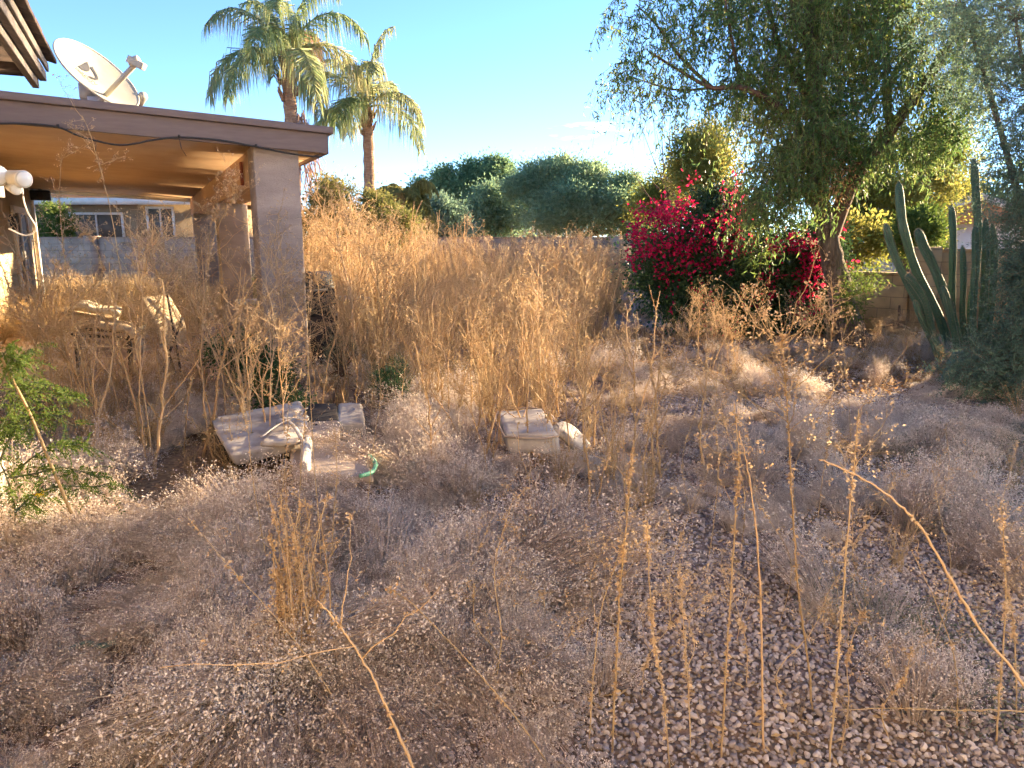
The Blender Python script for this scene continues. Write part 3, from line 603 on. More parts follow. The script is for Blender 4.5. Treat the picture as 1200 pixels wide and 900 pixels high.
# far trees beyond the back wall
leafy('round_tree', 'dark round-crowned tree behind the wall, just right of the shorter palm', (-4.2, 46, 0), .25, [B(520, 232, 32, 26, 46), B(548, 222, 30, 24, 46), B(575, 215, 26, 22, 46), B(590, 235, 26, 30, 46), B(535, 258, 50, 24, 45)], 360, 18, .32, .17, .09, M['farleaf'], 1)
leafy('bushy_tree', 'small pale green tree rising just over the back wall beside golden palm', (-3.2, 30, 0), .12, [B(515, 255, 20, 22, 30), B(530, 268, 22, 24, 30), B(508, 275, 22, 20, 30)], 170, 16, .22, .12, .06, M['paloverde'], 2)
leafy('bushy_tree', 'low rounded dark green tree in the gap between the two far trees', (-.8, 38, 0), .15, [B(580, 250, 36, 26, 38), B(562, 262, 24, 20, 38), B(600, 255, 24, 24, 38)], 240, 16, .28, .15, .08, M['farblue'], 3)
leafy('spreading_tree', 'widest bluish green tree beyond the back wall, in middle of skyline', (2.6, 36, 0), .25, [B(632, 222, 30, 24, 36), B(665, 216, 34, 24, 36), B(700, 226, 40, 26, 36), B(742, 238, 30, 24, 36), B(655, 248, 48, 28, 35), B(700, 255, 60, 26, 35), B(750, 258, 34, 24, 35)], 520, 20, .30, .13, .06, M['farblue'], 4, shell=.3)
leafy('feathery_tree', 'pale feathery tree behind the pink-flowered bush, right of the wide tree', (7.0, 32, 0), .14, [B(780, 225, 28, 24, 32), B(800, 240, 30, 26, 32), B(765, 245, 26, 24, 32)], 150, 16, .3, .14, .05, M['gold'], 5, shell=.2)
leafy('golden_tree', 'golden brown tree lit from behind, above the pink-flowered bush', (6.4, 24, 0), .16, [B(825, 180, 30, 28, 24), B(805, 195, 24, 24, 24), B(845, 200, 26, 28, 24), B(820, 215, 28, 24, 24)], 240, 14, .2, .10, .045, M['gold'], 6)
leafy('golden_tree', 'bright yellow-green sunlit tree between the weeping tree and the cactus', (11.4, 22, 0), .18, [B(1050, 215, 50, 40, 21), B(1090, 240, 36, 36, 21), B(1030, 250, 40, 34, 20.5), B(1000, 290, 34, 26, 17), B(1060, 280, 30, 22, 20), B(1115, 200, 36, 40, 22), B(1015, 225, 30, 26, 20), B(1085, 175, 40, 36, 22)], 230, 14, .2, .10, .045, M['gold'], 7, shell=.2)
leafy('green_bush', 'bright green bush showing over the tan wall behind the cactus', (9.2, 16, 0), .06, [B(1080, 268, 24, 20, 16), B(1075, 283, 24, 16, 15.6)], 160, 14, .12, .09, .045, M['fern'], 8, cat='bush')
leafy('round_tree', 'dull olive tree top behind the cactus tips', (14, 26, 0), .2, [B(1125, 245, 30, 22, 26), B(1150, 262, 30, 20, 26), B(1180, 240, 40, 40, 26)], 180, 14, .24, .12, .07, M['farleaf'], 9)
leafy('yellow_bush', 'tall yellow-green bush behind the weeds, left of the shorter palm', (-5.3, 17, 0), .08, [B(395, 240, 26, 22, 17), B(375, 262, 26, 24, 17), B(440, 256, 24, 24, 17), B(410, 272, 34, 22, 16.5), B(460, 272, 26, 20, 16.5), B(385, 290, 30, 20, 16)], 230, 14, .15, .08, .03, M['yellowbush'], 10, cat='bush', shell=.2)
leafy('yellow_bush', 'low green bush seen in the gap between patio columns', (-6.6, 17.5, 0), .05, [B(293, 345, 14, 16, 17.5), B(285, 365, 16, 14, 17)], 150, 12, .1, .08, .03, M['fern'], 12, cat='bush')
leafy('round_tree', 'dark grey-green tree seen past the far columns', (-12.4, 34, 0), .2, [B(290, 278, 30, 18, 34), B(310, 285, 20, 16, 34)], 200, 14, .3, .14, .08, M['farleaf'], 13)
leafy('garden_shrub', 'dark leafy shrub by the neighbour house window under the patio', (-13.4, 24.6, 0), .05, [B(60, 262, 20, 18, 24.4), B(66, 278, 16, 14, 24.4)], 120, 12, .15, .10, .05, M['fern'], 14, cat='shrub')
# bare twiggy tree
rg = np.random.default_rng(5); mb = MB(); bb = D(785, 262, 28)
limb(mb, [Vector((bb.x, 28, 0)), bb, D(782, 220, 28)], .08, .05, 6)
for k in range(34):
    a = D(783, rg.uniform(215, 262), 28); q = a+Vector((rg.normal()*.9, rg.normal()*.5, abs(rg.normal())*1.3+.5)); limb(mb, [a, a.lerp(q, .5)+Vector(rg.normal(size=3)*.1), q], .022, .006, 4)
tag(mb.build('bare_tree', M['darkbark']), 'bare twiggy tree against sky left of the golden tree', 'tree')

# --- palo verde on the right edge
def palo(name, label, base, blobs, per, seed, leafL=.03, leafW=.011, trunk=.12, nleaf=46):
    rg = np.random.default_rng(seed); t = thing(name, label, 'tree', base); base = Vector(base); mb = MB(); tw = MB()
    for c, rad, wgt in blobs:
        n = int(per*wgt); d = nrmz(rg.normal(size=(n, 3))); P = np.array(c)+d*np.array(rad)*(rg.random((n, 1))**.45)
        di = nrmz(d*.8+rg.normal(size=(n, 3))*.8); di[:, 2] -= .15
        Ln = .22+.28*rg.random((n, 1)); P2 = P+di*Ln; P2[:, 2] -= .10*Ln[:, 0]; P1 = (P+P2)/2+np.array([0, 0, .05])
        tw.stems(P, P1, P2, .002, 3)
        t_ = rg.random((n, nleaf, 1)); C = (1-t_)**2*P[:, None]+2*t_*(1-t_)*P1[:, None]+t_*t_*P2[:, None]+rg.normal(size=(n, nleaf, 3))*.014
        dr = rg.normal(size=(n, nleaf, 3))+di[:, None]*.6
        mb.leaves(C.reshape(-1, 3), dr.reshape(-1, 3), leafL, leafW, rg)
        low = Vector(c)-Vector((0, 0, rad[2]*.7)); mid = base.lerp(Vector(c), .5)+Vector((0, 0, .1)); limb(tw, [base, mid, Vector(c)], trunk*.35, .012, 6)
        ii = rg.choice(n, min(n, 30), replace=False); m = len(ii); c0 = np.repeat(np.array(c)[None], m, 0); tw.stems(c0, (c0+P[ii])/2+np.array([0, 0, .05]), P[ii], .006, 4)
    tw.build('trunk', M['bark'], t); mb.build('crown', M['paloverde'], t)
    return t
PY = 7.6
def BP(px, py, rx, ry, Y=PY, w=1.): return (D(px, py, Y), (rx*Y/F, rx*Y/F, ry*Y/F), w)
palo('palo_verde', 'feathery blue-green tree filling the right edge in front of the cactus', (6.0, 7.9, 0),
     [BP(1190, 20, 60, 55, w=1.0), BP(1130, 10, 40, 40, 8.2, w=.5), BP(1215, 110, 60, 50, w=1.0), BP(1150, 70, 30, 40, 8.2, .35), BP(1215, 200, 50, 45, w=1.0), BP(1222, 270, 36, 40, w=1.0), BP(1220, 325, 30, 36, 7.4, .8),
      BP(1228, 345, 42, 40, w=1.0), BP(1204, 402, 40, 32, 7.2, 1.0), BP(1160, 430, 40, 22, 7.2, .6), BP(1210, 440, 40, 34, 7., .8), BP(1290, 60, 70, 70, w=1.), BP(1290, 200, 70, 70, w=1.1), BP(1290, 330, 70, 60, w=1.1), BP(1250, -60, 90, 60, w=1.), BP(1380, 120, 80, 90, w=1), BP(1380, 300, 80, 90, w=1)], 330, 21)
# unseen trees added right of the frame to shade the near ground
palo('palo_verde', 'unseen wide feathery tree added past the right edge as a shade caster', (8.6, 9.0, 0),
     [((8.2, 9, 3.2), (1.3, 1.2, 1.0), 1), ((9.4, 9.4, 2.4), (1.2, 1.2, 1.2), 1), ((8.6, 8.2, 1.6), (1.1, 1, .9), 1), ((8.0, 7.0, 2.6), (1.1, 1.1, 1.2), 1), ((7.6, 6.2, 1.3), (1.0, 1.0, .9), 1), ((6.6, 5.0, 1.6), (.8, .8, 1.0), .8)], 420, 22, .07, .03, .2, 30)
palo('palo_verde', 'unseen feathery tree added before the right block wall to block sun', (9.4, 10.2, 0), [((8.9, 10.1, 2.7), (1.0, .9, 1.2), 1), ((9.9, 10.5, 2.4), (1.1, .9, 1.1), 1), ((8.3, 9.7, 2.0), (.8, .8, .8), .7)], 420, 23, .08, .03, .2, 30)

# --- bougainvillea
rng = np.random.default_rng(31); BY = 12.6
bo = G(880, 392); bo.z = 0
bg_ = thing('bougainvillea', 'sprawling bougainvillea covered in magenta flowers left of the leaning trunk', 'bush', bo)
bl = [B(780, 300, 46, 45, BY), B(830, 290, 50, 48, BY), B(880, 300, 50, 52, BY), B(930, 320, 44, 52, BY), B(800, 345, 52, 36, BY-.3), B(860, 355, 60, 34, BY-.4), B(920, 365, 50, 28, BY-.2), B(850, 245, 40, 26, BY+.3), B(960, 300, 24, 40, BY)]
tw = MB(); mb = MB(); foliage(mb, bl, 430, 14, .11, .065, .038, rng, .2, .3, tw)
for b in bl: limb(tw, [bo, (bo+Vector(b[0]))/2+Vector((0, 0, .1)), Vector(b[0])], .03, .01, 6)
tw.build('trunk', M['darkbark'], bg_); mb.build('foliage', M['boug'], bg_)
mb = MB()
fl_ = [(770, 248, 22, 12, 1.5), (748, 270, 14, 14, .9), (790, 258, 26, 14, 1.3), (760, 290, 22, 16, 1.0), (800, 285, 30, 16, 1.3), (840, 268, 30, 14, 1.0), (870, 250, 16, 18, .5), (802, 241, 7, 5, .35), (830, 300, 34, 16, 1.0), (865, 285, 26, 14, .8), (785, 320, 26, 14, .6), (742, 300, 10, 22, .4),
       (908, 292, 18, 8, .8), (940, 288, 20, 10, 1.0), (955, 305, 10, 24, .9), (945, 335, 16, 20, 1.2), (900, 335, 16, 14, .4), (885, 348, 22, 8, .5), (860, 380, 20, 10, .4), (830, 345, 14, 10, .3), (860, 212, 7, 9, .25), (815, 215, 10, 6, .15), (845, 240, 12, 10, .2), (985, 272, 7, 14, .35), (990, 310, 5, 10, .2), (940, 360, 16, 8, .35), (775, 350, 10, 10, .12)]
bb = []
for (a, b, rx, ry, wg) in fl_: bb.append((D(a, b, BY-.75), (rx*BY/F, .35, ry*BY/F), wg))
foliage(mb, bb, 17, 11, .060, .055, .046, rng, 0, .15)
mb.build('blossom', M['magenta'], bg_)

# --- cactus
def cactus_arm(mb, sp_mb, path, Y, r, seed, joints=0):
    rg = random.Random(seed); pts = smooth_path([D(a, b, Y+o) for (a, b, o) in path], 7); m = len(pts); ribs = 6; nn = ribs*6
    P = np.array([tuple(p) for p in pts]); tg = np.gradient(P, axis=0); tg /= np.linalg.norm(tg, axis=1)[:, None]
    ref = np.array([1., 0, 0]); a = ref-tg*(tg@ref)[:, None]; a /= np.linalg.norm(a, axis=1)[:, None]; b = np.cross(tg, a)
    s = np.linspace(0, 1, m); rad = r*np.clip(np.minimum(1, .72+s*2.2), 0, 1)
    rad = rad*(1-.10*np.cos(s*math.pi*2*max(1, joints))**8)
    tip = np.clip((1-s)*m/4.5, 0, 1); rad = rad*np.sqrt(np.clip(1-(1-tip)**2, .02, 1))
    th = np.arange(nn)/nn*2*np.pi+rg.random()*3; prof = .60+.40*np.abs(np.cos(th*ribs/2))**1.0
    ring = P[:, None]+(rad[:, None]*prof[None, :])[..., None]*(np.cos(th)[None, :, None]*a[:, None]+np.sin(th)[None, :, None]*b[:, None])
    q = [(i*nn+k, i*nn+(k+1) % nn, (i+1)*nn+(k+1) % nn, (i+1)*nn+k) for i in range(m-1) for k in range(nn)]
    v = np.vstack([ring.reshape(-1, 3), P[-1]]); t = [(m*nn, (m-1)*nn+k, (m-1)*nn+(k+1) % nn) for k in range(nn)]
    mb.add(v, q, t)
    L = np.linalg.norm(np.diff(P, axis=0), axis=1).sum(); ns = int(L/.035); rg2 = np.random.default_rng(seed)
    for j in range(ribs):
        ang = -0.0; kk = [k for k in range(nn) if prof[k] > .985]
    kk = [k for k in range(nn) if prof[k] > .93]
    ff = np.linspace(0, m-1.01, ns)
    for k in kk:
        i0 = ff.astype(int); fr_ = (ff-i0)[:, None]; pt = ring[i0, k]*(1-fr_)+ring[np.minimum(i0+1, m-1), k]*fr_; out = nrmz(pt-(P[i0]*(1-fr_)+P[np.minimum(i0+1, m-1)]*fr_))
        pt3 = np.repeat(pt, 3, 0); o3 = np.repeat(out, 3, 0)+rg2.normal(size=(len(pt)*3, 3))*.7
        sp_mb.leaves(pt3, o3, .016, .003, rg2)
CY = 9.6
cb = G(1120, 440); cb.z = 0
cc = thing('columnar_cactus', 'tall many-armed green columnar cactus against the tan block wall', 'cactus', cb)
ARMS = [([(1110, 425, 0), (1085, 375, 0), (1060, 325, 0), (1045, 290, 0), (1038, 262, 0)], .062, 1),
        ([(1120, 420, .1), (1100, 370, .1), (1075, 320, .1), (1062, 280, .1), (1056, 250, .1), (1053, 213, .1)], .070, 2),
        ([(1130, 415, -.1), (1112, 360, -.1), (1095, 315, -.1), (1082, 288, -.1), (1075, 268, -.1)], .075, 1),
        ([(1132, 420, .1), (1117, 370, .1), (1116, 320, .1), (1117, 280, .1), (1115, 240, .1)], .058, 2),
        ([(1134, 420, 0), (1128, 370, 0), (1129, 330, 0), (1128, 288, 0)], .050, 1),
        ([(1140, 425, .2), (1138, 370, .2), (1143, 320, .2), (1146, 270, .2), (1144, 230, .2), (1141, 186, .2)], .064, 3),
        ([(1142, 425, -.1), (1140, 370, -.1), (1143, 320, -.1), (1143, 290, -.1), (1143, 265, -.1)], .055, 1),
        ([(1146, 425, 0), (1152, 360, 0), (1155, 310, 0), (1155, 255, 0)], .062, 2),
        ([(1148, 425, .1), (1160, 370, .1), (1165, 310, .1), (1163, 262, .1)], .058, 1),
        ([(1118, 430, -.2), (1095, 395, -.25), (1085, 355, -.3), (1070, 330, -.3), (1062, 322, -.3)], .05, 1),
        ([(1124, 430, -.2), (1120, 400, -.3), (1112, 360, -.35), (1105, 335, -.35)], .05, 1),
        ([(1128, 440, -.2), (1112, 430, -.5), (1100, 415, -.55), (1092, 395, -.6)], .06, 1),
        ([(1120, 440, -.1), (1095, 405, -.2), (1078, 370, -.3), (1072, 352, -.3)], .045, 1)]
for i, (path, r, j) in enumerate(ARMS):
    am, smb = MB(), MB(); cactus_arm(am, smb, [(a, b+(12 if k == 0 else 0), o) for k, (a, b, o) in enumerate(path)], CY, r*.84, 40+i, j); ob = am.build('arm', M['cactus'], cc, smooth=False)
    smb.build('spines', M['spine'], ob)
mb = MB(); pb = G(1125, 452); pb.z = -.03; mb.tube(smooth_path([pb, pb+Vector((0, 0, .15)), pb+Vector((.02, 0, .4))], 4), np.linspace(.24,.12,9), 16); mb.build('base', M['cactus'], cc, smooth=True)

# --- palms
def palm(name, label, base, top, trunk_r, fronds, FL, seed, mats, leaf=.55, dead=0, width=.035, droopk=1.):
    rg = np.random.default_rng(seed); base = Vector(base); top = Vector(top); t = thing(name, label, 'palm tree', base)
    mb = MB(); n = 26; pts = [base.lerp(top, k/n)+Vector((.10*math.sin(k/n*3.2), 0, 0)) for k in range(n+1)]
    mb.tube(pts, [trunk_r*(1.15-.3*k/n)*(1+(.10 if k % 2 else -.04)) for k in range(n+1)], 12); 
    for k in range(14):   # boot stubs under the crown
        a = rg.random()*6.28; p = top+Vector((math.cos(a)*trunk_r*.9, math.sin(a)*trunk_r*.9, -.1-rg.random()*.9)); mb.tube([p, p+Vector((math.cos(a)*.12, math.sin(a)*.12, .22))], [.05, .02], 5)
    mb.build('trunk', M['palmbark'], t)
    for i in range(fronds+dead):
        isd = i >= fronds
        az = i*2.399+rg.random()*.5; el = (1.42-1.25*((i+.5)/fronds)) if not isd else -1.25
        el += rg.normal()*.08; L = FL*(.8+.35*rg.random())*(.75 if isd else 1)
        d0 = np.array([math.cos(az)*math.cos(el), math.sin(az)*math.cos(el), math.sin(el)]); m = 22
        P = [np.array(top)]; d = d0.copy()
        for k in range(m): d = d+np.array([0, 0, -.085*droopk*(.35+k/m*1.3)]); d /= np.linalg.norm(d); P.append(P[-1]+d*L/m)
        P = np.array(P); fm = MB(); fm.tube(P, np.linspace(.028, .005, m+1), 4, cap=False)
        nl = 64; tt = np.linspace(.14, .995, nl); idx = tt*m; i0 = np.minimum(idx.astype(int), m-1); pt = P[i0]+(P[i0+1]-P[i0])*(idx-i0)[:, None]; tg = nrmz(P[i0+1]-P[i0])
        sidev = nrmz(np.cross(tg, np.array([0, 0, 1.])+rg.normal(size=3)*.05))
        for sg in (-1, 1):
            for rep in range(2):
                ll = leaf*np.sin(np.clip(tt*1.05+.12, 0, 1)*math.pi*.93)**.6*(.75+.4*rg.random(nl)); dr = nrmz(sidev*sg+tg*.75+rg.normal(size=(nl, 3))*.2+np.array([0, 0, .15-.35*rep]))
                tip = pt+dr*ll[:, None]*.42+np.array([0, 0, -1])*(ll*.16)[:, None]; tip2 = tip+dr*ll[:, None]*.14+np.array([0, 0, -1])*(ll*(.62 if not isd else .8))[:, None]
                wv = nrmz(np.cross(dr, rg.normal(size=(nl, 3))))*width*.5
                v = np.stack([pt+wv*.5, pt-wv*.5, tip-wv*.8, tip+wv*.8, tip2], 1).reshape(-1, 3); b5 = np.arange(nl)[:, None]*5
                fm.add(v, b5+np.array([[0, 1, 2, 3]]), b5+np.array([[3, 2, 4]]))
        fm.build('frond', mats[2] if isd else (mats[1] if (rg.random() < .08 and 0 < i < fronds*.5) else mats[0]), t)
    return t
PM = (M['frond'], M['deadfrond'], M['deadfrond'])
palm('palm_tree', 'taller shaggy palm rising behind the roof, cut by the top edge', (D(338, 278, 18).x, 18, 0), D(336, 66, 18), .16, 13, 2.2, 7, PM, .95, 0, .030, 1.45)
palm('palm_tree', 'shorter slim palm with clean trunk standing clear against the sky', (D(424, 278, 20).x, 20, 0), D(430, 126, 20), .15, 10, 2.15, 8, PM, .95, 0, .030, 1.35)
palm('small_palm', 'low golden drooping palm behind the weeds beside the back wall', (D(478, 278, 19).x, 19, 0), D(474, 240, 19), .14, 22, 1.15, 9, (M['yellowbush'], M['goldfrond'], M['goldfrond']), .45, 6, .045, 1.9)
# dried hanging flower stalk of the taller palm
rg = np.random.default_rng(4); mb = MB(); q0 = D(352, 140, 17.6)
for k in range(46):
    a = q0+Vector(rg.normal(size=3)*.08); b = D(364+rg.normal()*7, 205+rg.normal()*16, 17.4+rg.normal()*.2); limb(mb, [a, a.lerp(b, .5)+Vector(rg.normal(size=3)*.08), b, b+Vector((rg.normal()*.05, 0, -.25))], .012, .006, 4)
tag(mb.build('dried_palm_stalk', M['deadfrond']), 'pinkish dried flower stalk hanging down behind the patio roof corner', 'palm stalk')

# ================================================================== OBJECTS IN THE YARD
# grill behind the near column
gx = D(372, 278, 8.6); gx = Vector((gx.x, 8.6, 0))
gr = thing('barbecue_grill', 'black barbecue grill with grey side shelves beside the near column', 'grill', gx)
def part(name, mat, parent, fn, **k):
    mb = MB(); fn(mb); return mb.build(name, mat, parent, **k)
ga = Vector((.899, .438, 0))
lid = part('lid', M['black'], gr, lambda m: m.tube([gx-ga*.30+Vector((0, 0, 1.02)), gx-ga*.28+Vector((0, 0, 1.02)), gx+ga*.12+Vector((0, 0, 1.02)), gx+ga*.14+Vector((0, 0, 1.02))], [.14, .20, .20, .14], 18), smooth=True)
part('handle', M['metal'], lid, lambda m: m.tube([gx-ga*.2+Vector((.08, -.22, 1.02)), gx+ga*.06+Vector((.08, -.22, 1.02))], .012, 8))
part('firebox', M['black'], gr, lambda m: m.box(gx-ga*.08+Vector((0, 0, .84)), (.44, .36, .22), rz=.453, taper=1.15), bevel=.02)
part('side_shelf', M['metal'], gr, lambda m: m.box(gx+ga*.36+Vector((0, 0, .90)), (.36, .34, .035), rz=.453), bevel=.008)
part('side_shelf', M['metal'], gr, lambda m: m.box(gx-ga*.66+Vector((0, 0, .90)), (.50, .34, .035), rz=.453), bevel=.008)
part('cart', M['dark'], gr, lambda m: m.box(gx-ga*.08+Vector((0, 0, .44)), (.46, .36, .56), rz=.453), bevel=.01)
for a in (-.3, .14):
    for b in (-.16, .16): part('leg', M['metal'], gr, lambda m: m.tube([gx+ga*a+Vector((-.438*b, .899*b, 0)), gx+ga*a+Vector((-.438*b, .899*b, .75))], .018, 8))
# grey pole by the column
mb = MB(); q = G(357, 452); q.z = 0; mb.tube([q, D(355, 372, q.y)], .016, 10); mb.tube([D(355, 372, q.y), D(355, 369, q.y)], .024, 10)
tag(mb.build('metal_pole', M['metal']), 'thin grey metal pole standing against right side of the near column', 'pole')

# soft slab helper: a curved cushion along a path
def slab(mb, pts, width_vec, thick, n=10):
    p = smooth_path(pts, 5); wv = Vector(width_vec); m = len(p); V = []
    for i, c in enumerate(p):
        tg = (p[min(i+1, m-1)]-p[max(i-1, 0)]).normalized(); up = tg.cross(wv.normalized()).normalized(); e = .55 if i in (0, m-1) else 1
        for k in range(n):
            t = k/n*2*math.pi; cx, sx = math.cos(t), math.sin(t); f = lambda x: math.copysign(abs(x)**.45, x)
            V.append(tuple(c+wv*.5*f(cx)*(.96 if e < 1 else 1)+up*thick*.5*f(sx)*e))
    q = [(i*n+k, i*n+(k+1) % n, (i+1)*n+(k+1) % n, (i+1)*n+k) for i in range(m-1) for k in range(n)]
    V += [tuple(p[0]), tuple(p[-1])]; t = [(m*n, (k+1) % n, k) for k in range(n)]+[(m*n+1, (m-1)*n+k, (m-1)*n+(k+1) % n) for k in range(n)]
    mb.add(V, q, t)
# lounge chair with tan cushions on the patio
LY = 8.2; lo = D(120, 278, LY); lo = Vector((lo.x, LY, .1))
lg = thing('lounge_chair', 'low patio lounger with curved tan cushions among the weeds on the slab', 'lounge chair', lo)
wv = Vector((-.26, .54, 0))
mb = MB(); slab(mb, [D(80, 362, LY-.2), D(98, 356, LY-.2), D(118, 362, LY-.2), D(142, 364, LY-.2)], wv, .055); mb.build('back_cushion', M['cushion_edge'], lg, smooth=True)
mb = MB(); slab(mb, [D(86, 384, LY-.3), D(105, 376, LY-.3), D(130, 381, LY-.3), D(150, 384, LY-.3), D(162, 396, LY-.3), D(164, 412, LY-.3)], wv, .085); mb.build('seat_cushion', M['cushion'], lg, smooth=True)
mb = MB(); slab(mb, [D(70, 372, LY-.1), D(85, 370, LY-.1), D(110, 374, LY-.1), D(138, 376, LY-.1)], wv*.9, .09); mb.build('lower_cushion', M['cushion'], lg, smooth=True)
for (a, b) in ((88, 395), (150, 398)):
    mb = MB(); e = D(a, b, LY-.3); mb.tube([e, Vector((e.x, e.y, .1))], .02, 8); mb.build('leg', M['dark'], lg)
    mb = MB(); e = e+wv*.8; mb.tube([e, Vector((e.x, e.y, .1))], .02, 8); mb.build('leg', M['dark'], lg)
mb = MB(); mb.tube([D(84, 392, LY-.32), D(155, 397, LY-.32)], .018, 8); mb.tube([D(84, 392, LY-.32)+wv, D(155, 397, LY-.32)+wv], .018, 8); mb.build('frame', M['dark'], lg)
ch = thing('folding_chair', 'tilted tan canvas chair leaning up beside the patio lounger', 'chair', (D(196, 278, LY).x, LY, .1))
mb = MB(); slab(mb, [D(182, 347, LY), D(190, 362, LY-.05), D(200, 380, LY-.1), D(203, 402, LY-.12)], Vector((.15, .36, .0)), .03); mb.build('backrest', M['cushion'], ch, smooth=True)
mb = MB(); slab(mb, [D(203, 402, LY-.12), D(192, 406, LY-.3), D(185, 407, LY-.4)], Vector((.15, .36, .0)), .03); mb.build('seat', M['cushion'], ch, smooth=True)
for (a, b, c, d) in ((196, 345, 212, 430), (214, 372, 186, 432), (178, 347, 206, 432)):
    mb = MB(); e0 = D(a, b, LY-.02); e1 = D(c, d, LY-.3); e1.z = .1; mb.tube([e0, e1], .013, 8); mb.build('leg', M['dark'], ch)

# broken upholstered seat lying in the weeds
sy = 5.7; so_ = G(345, 540); so_.z = 0
ws = thing('broken_recliner', 'collapsed pale vinyl recliner lying in weeds in front of patio', 'recliner', so_)
def P3(a, b, z): return G(a, b, z)
def crumple(o, amp, sc, seed):
    bv = o.modifiers.new('bevel', 'BEVEL'); bv.width = .025; bv.segments = 3
    s = o.modifiers.new('sub', 'SUBSURF'); s.subdivision_type = 'SIMPLE'; s.levels = s.render_levels = 4
    tx = bpy.data.textures.new('folds', 'CLOUDS'); tx.noise_scale = sc; tx.noise_depth = 3
    d = o.modifiers.new('folds', 'DISPLACE'); d.texture = tx; d.strength = amp; d.mid_level = .5; d.texture_coords = 'GLOBAL'
def quadbox(mb, pts, dn):     # top quad points + downward vector
    t = [Vector(p) for p in pts]; dn = Vector(dn); mb.hexa([p+dn for p in t], t)
mb = MB(); quadbox(mb, [P3(268, 533, .24), P3(352, 513, .26), P3(352, 468, .30), P3(244, 489, .30)], (.02, .05, -.10)); o = mb.build('backrest', M['vinyl'], ws, smooth=True); crumple(o, .035, .30, 1)
mb = MB(); quadbox(mb, [P3(266, 530, .13), P3(350, 514, .14), P3(350, 478, .16), P3(246, 496, .17)], (.02, .05, -.16)); mb.build('backrest_frame', M['dark'], ws, bevel=.01)
mb = MB(); quadbox(mb, [P3(304, 518, .285), P3(352, 516, .27), P3(362, 486, .30), P3(338, 476, .33)], (.0, .02, -.05)); o = mb.build('torn_cover', M['vinyl'], ws, smooth=True); crumple(o, .06, .16, 4)
mb = MB(); quadbox(mb, [P3(352, 500, .24), P3(398, 498, .24), P3(394, 472, .28), P3(362, 472, .28)], (0, 0, -.22)); mb.build('cavity_shade', M['dark'], ws, bevel=.02)  # solid dark block; its colour stands in for shade inside the opening
mb = MB(); quadbox(mb, [P3(350, 512, .23), P3(398, 508, .22), P3(398, 492, .25), P3(356, 494, .25)], (0, -.02, -.14)); o = mb.build('armrest', M['tanboard'], ws, smooth=True); crumple(o, .025, .12, 2)
mb = MB(); quadbox(mb, [P3(344, 557, .17), P3(438, 557, .13), P3(422, 516, .16), P3(338, 520, .19)], (0, 0, -.06)); o = mb.build('seat_board', M['tanboard'], ws, bevel=.02)
mb = MB(); e = smooth_path([P3(422, 558, .165), P3(436, 553, .16), P3(440, 543, .16), P3(433, 534, .16)], 5); mb.tube(e, .014, 8); mb.build('edging', M['green_edge'], o)
mb = MB(); quadbox(mb, [P3(394, 494, .22), P3(428, 496, .20), P3(424, 472, .26), P3(396, 472, .27)], (0, .02, -.20)); o = mb.build('footrest', M['vinyl'], ws, smooth=True); crumple(o, .03, .16, 3)
mb = MB(); mb.tube(smooth_path([P3(330, 488, .37), P3(345, 500, .33), P3(356, 520, .27), P3(362, 530, .23)]), .014, 6, flat=.3); mb.tube(smooth_path([P3(306, 512, .33), P3(325, 498, .35), P3(345, 488, .36), P3(360, 478, .37)]), .010, 6, flat=.3); mb.build('strap', M['vinyl'], ws)
mb = MB(); quadbox(mb, [P3(350, 540, .24), P3(360, 539, .24), P3(364, 508, .28), P3(354, 508, .28)], (.02, 0, -.10)); o = mb.build('loose_panel', M['vinyl'], ws, smooth=True); crumple(o, .03, .10, 6)

cs = thing('seat_cushion', 'white boxy seat cushion half sunk in the tall golden weeds', 'cushion', G(620, 515))
mb = MB(); quadbox(mb, [P3(592, 508, .26), P3(654, 508, .26), P3(636, 478, .29), P3(582, 481, .30)], (.02, 0, -.15)); o = mb.build('cover', M['vinyl'], cs, smooth=True); crumple(o, .03, .2, 5)
mb = MB(); e = [P3(592, 512, .24), P3(654, 511, .24), P3(637, 480, .27), P3(582, 483, .28), P3(592, 512, .24)]; mb.tube(smooth_path(e, 3), .008, 6); mb.build('piping', M['tanboard'], cs)
cs2 = thing('bolster', 'small grey-white bolster lying against right end of the seat cushion', 'cushion', G(668, 520))
mb = MB(); slab(mb, [P3(650, 500, .22), P3(664, 506, .18), P3(676, 518, .10), P3(684, 526, .03)], Vector((.10, .20, 0)), .07); mb.build('cover', M['vinyl'], cs2, smooth=True)
# green hose scraps in the near weeds
for (pth, lab) in (([(75, 762), (100, 754), (118, 757), (135, 752)], 'short turquoise hose scrap lying under the grey weeds at lower left'), ([(168, 735), (185, 738), (205, 733)], 'small pale turquoise hose end on the matted weeds')):
    mb = MB(); mb.tube(smooth_path([P3(a, b, .05) for a, b in pth]), .012, 8); tag(mb.build('hose', surf('turquoise_hose', (.12, .22, .20), (.20, .32, .28), 20)), lab, 'hose')

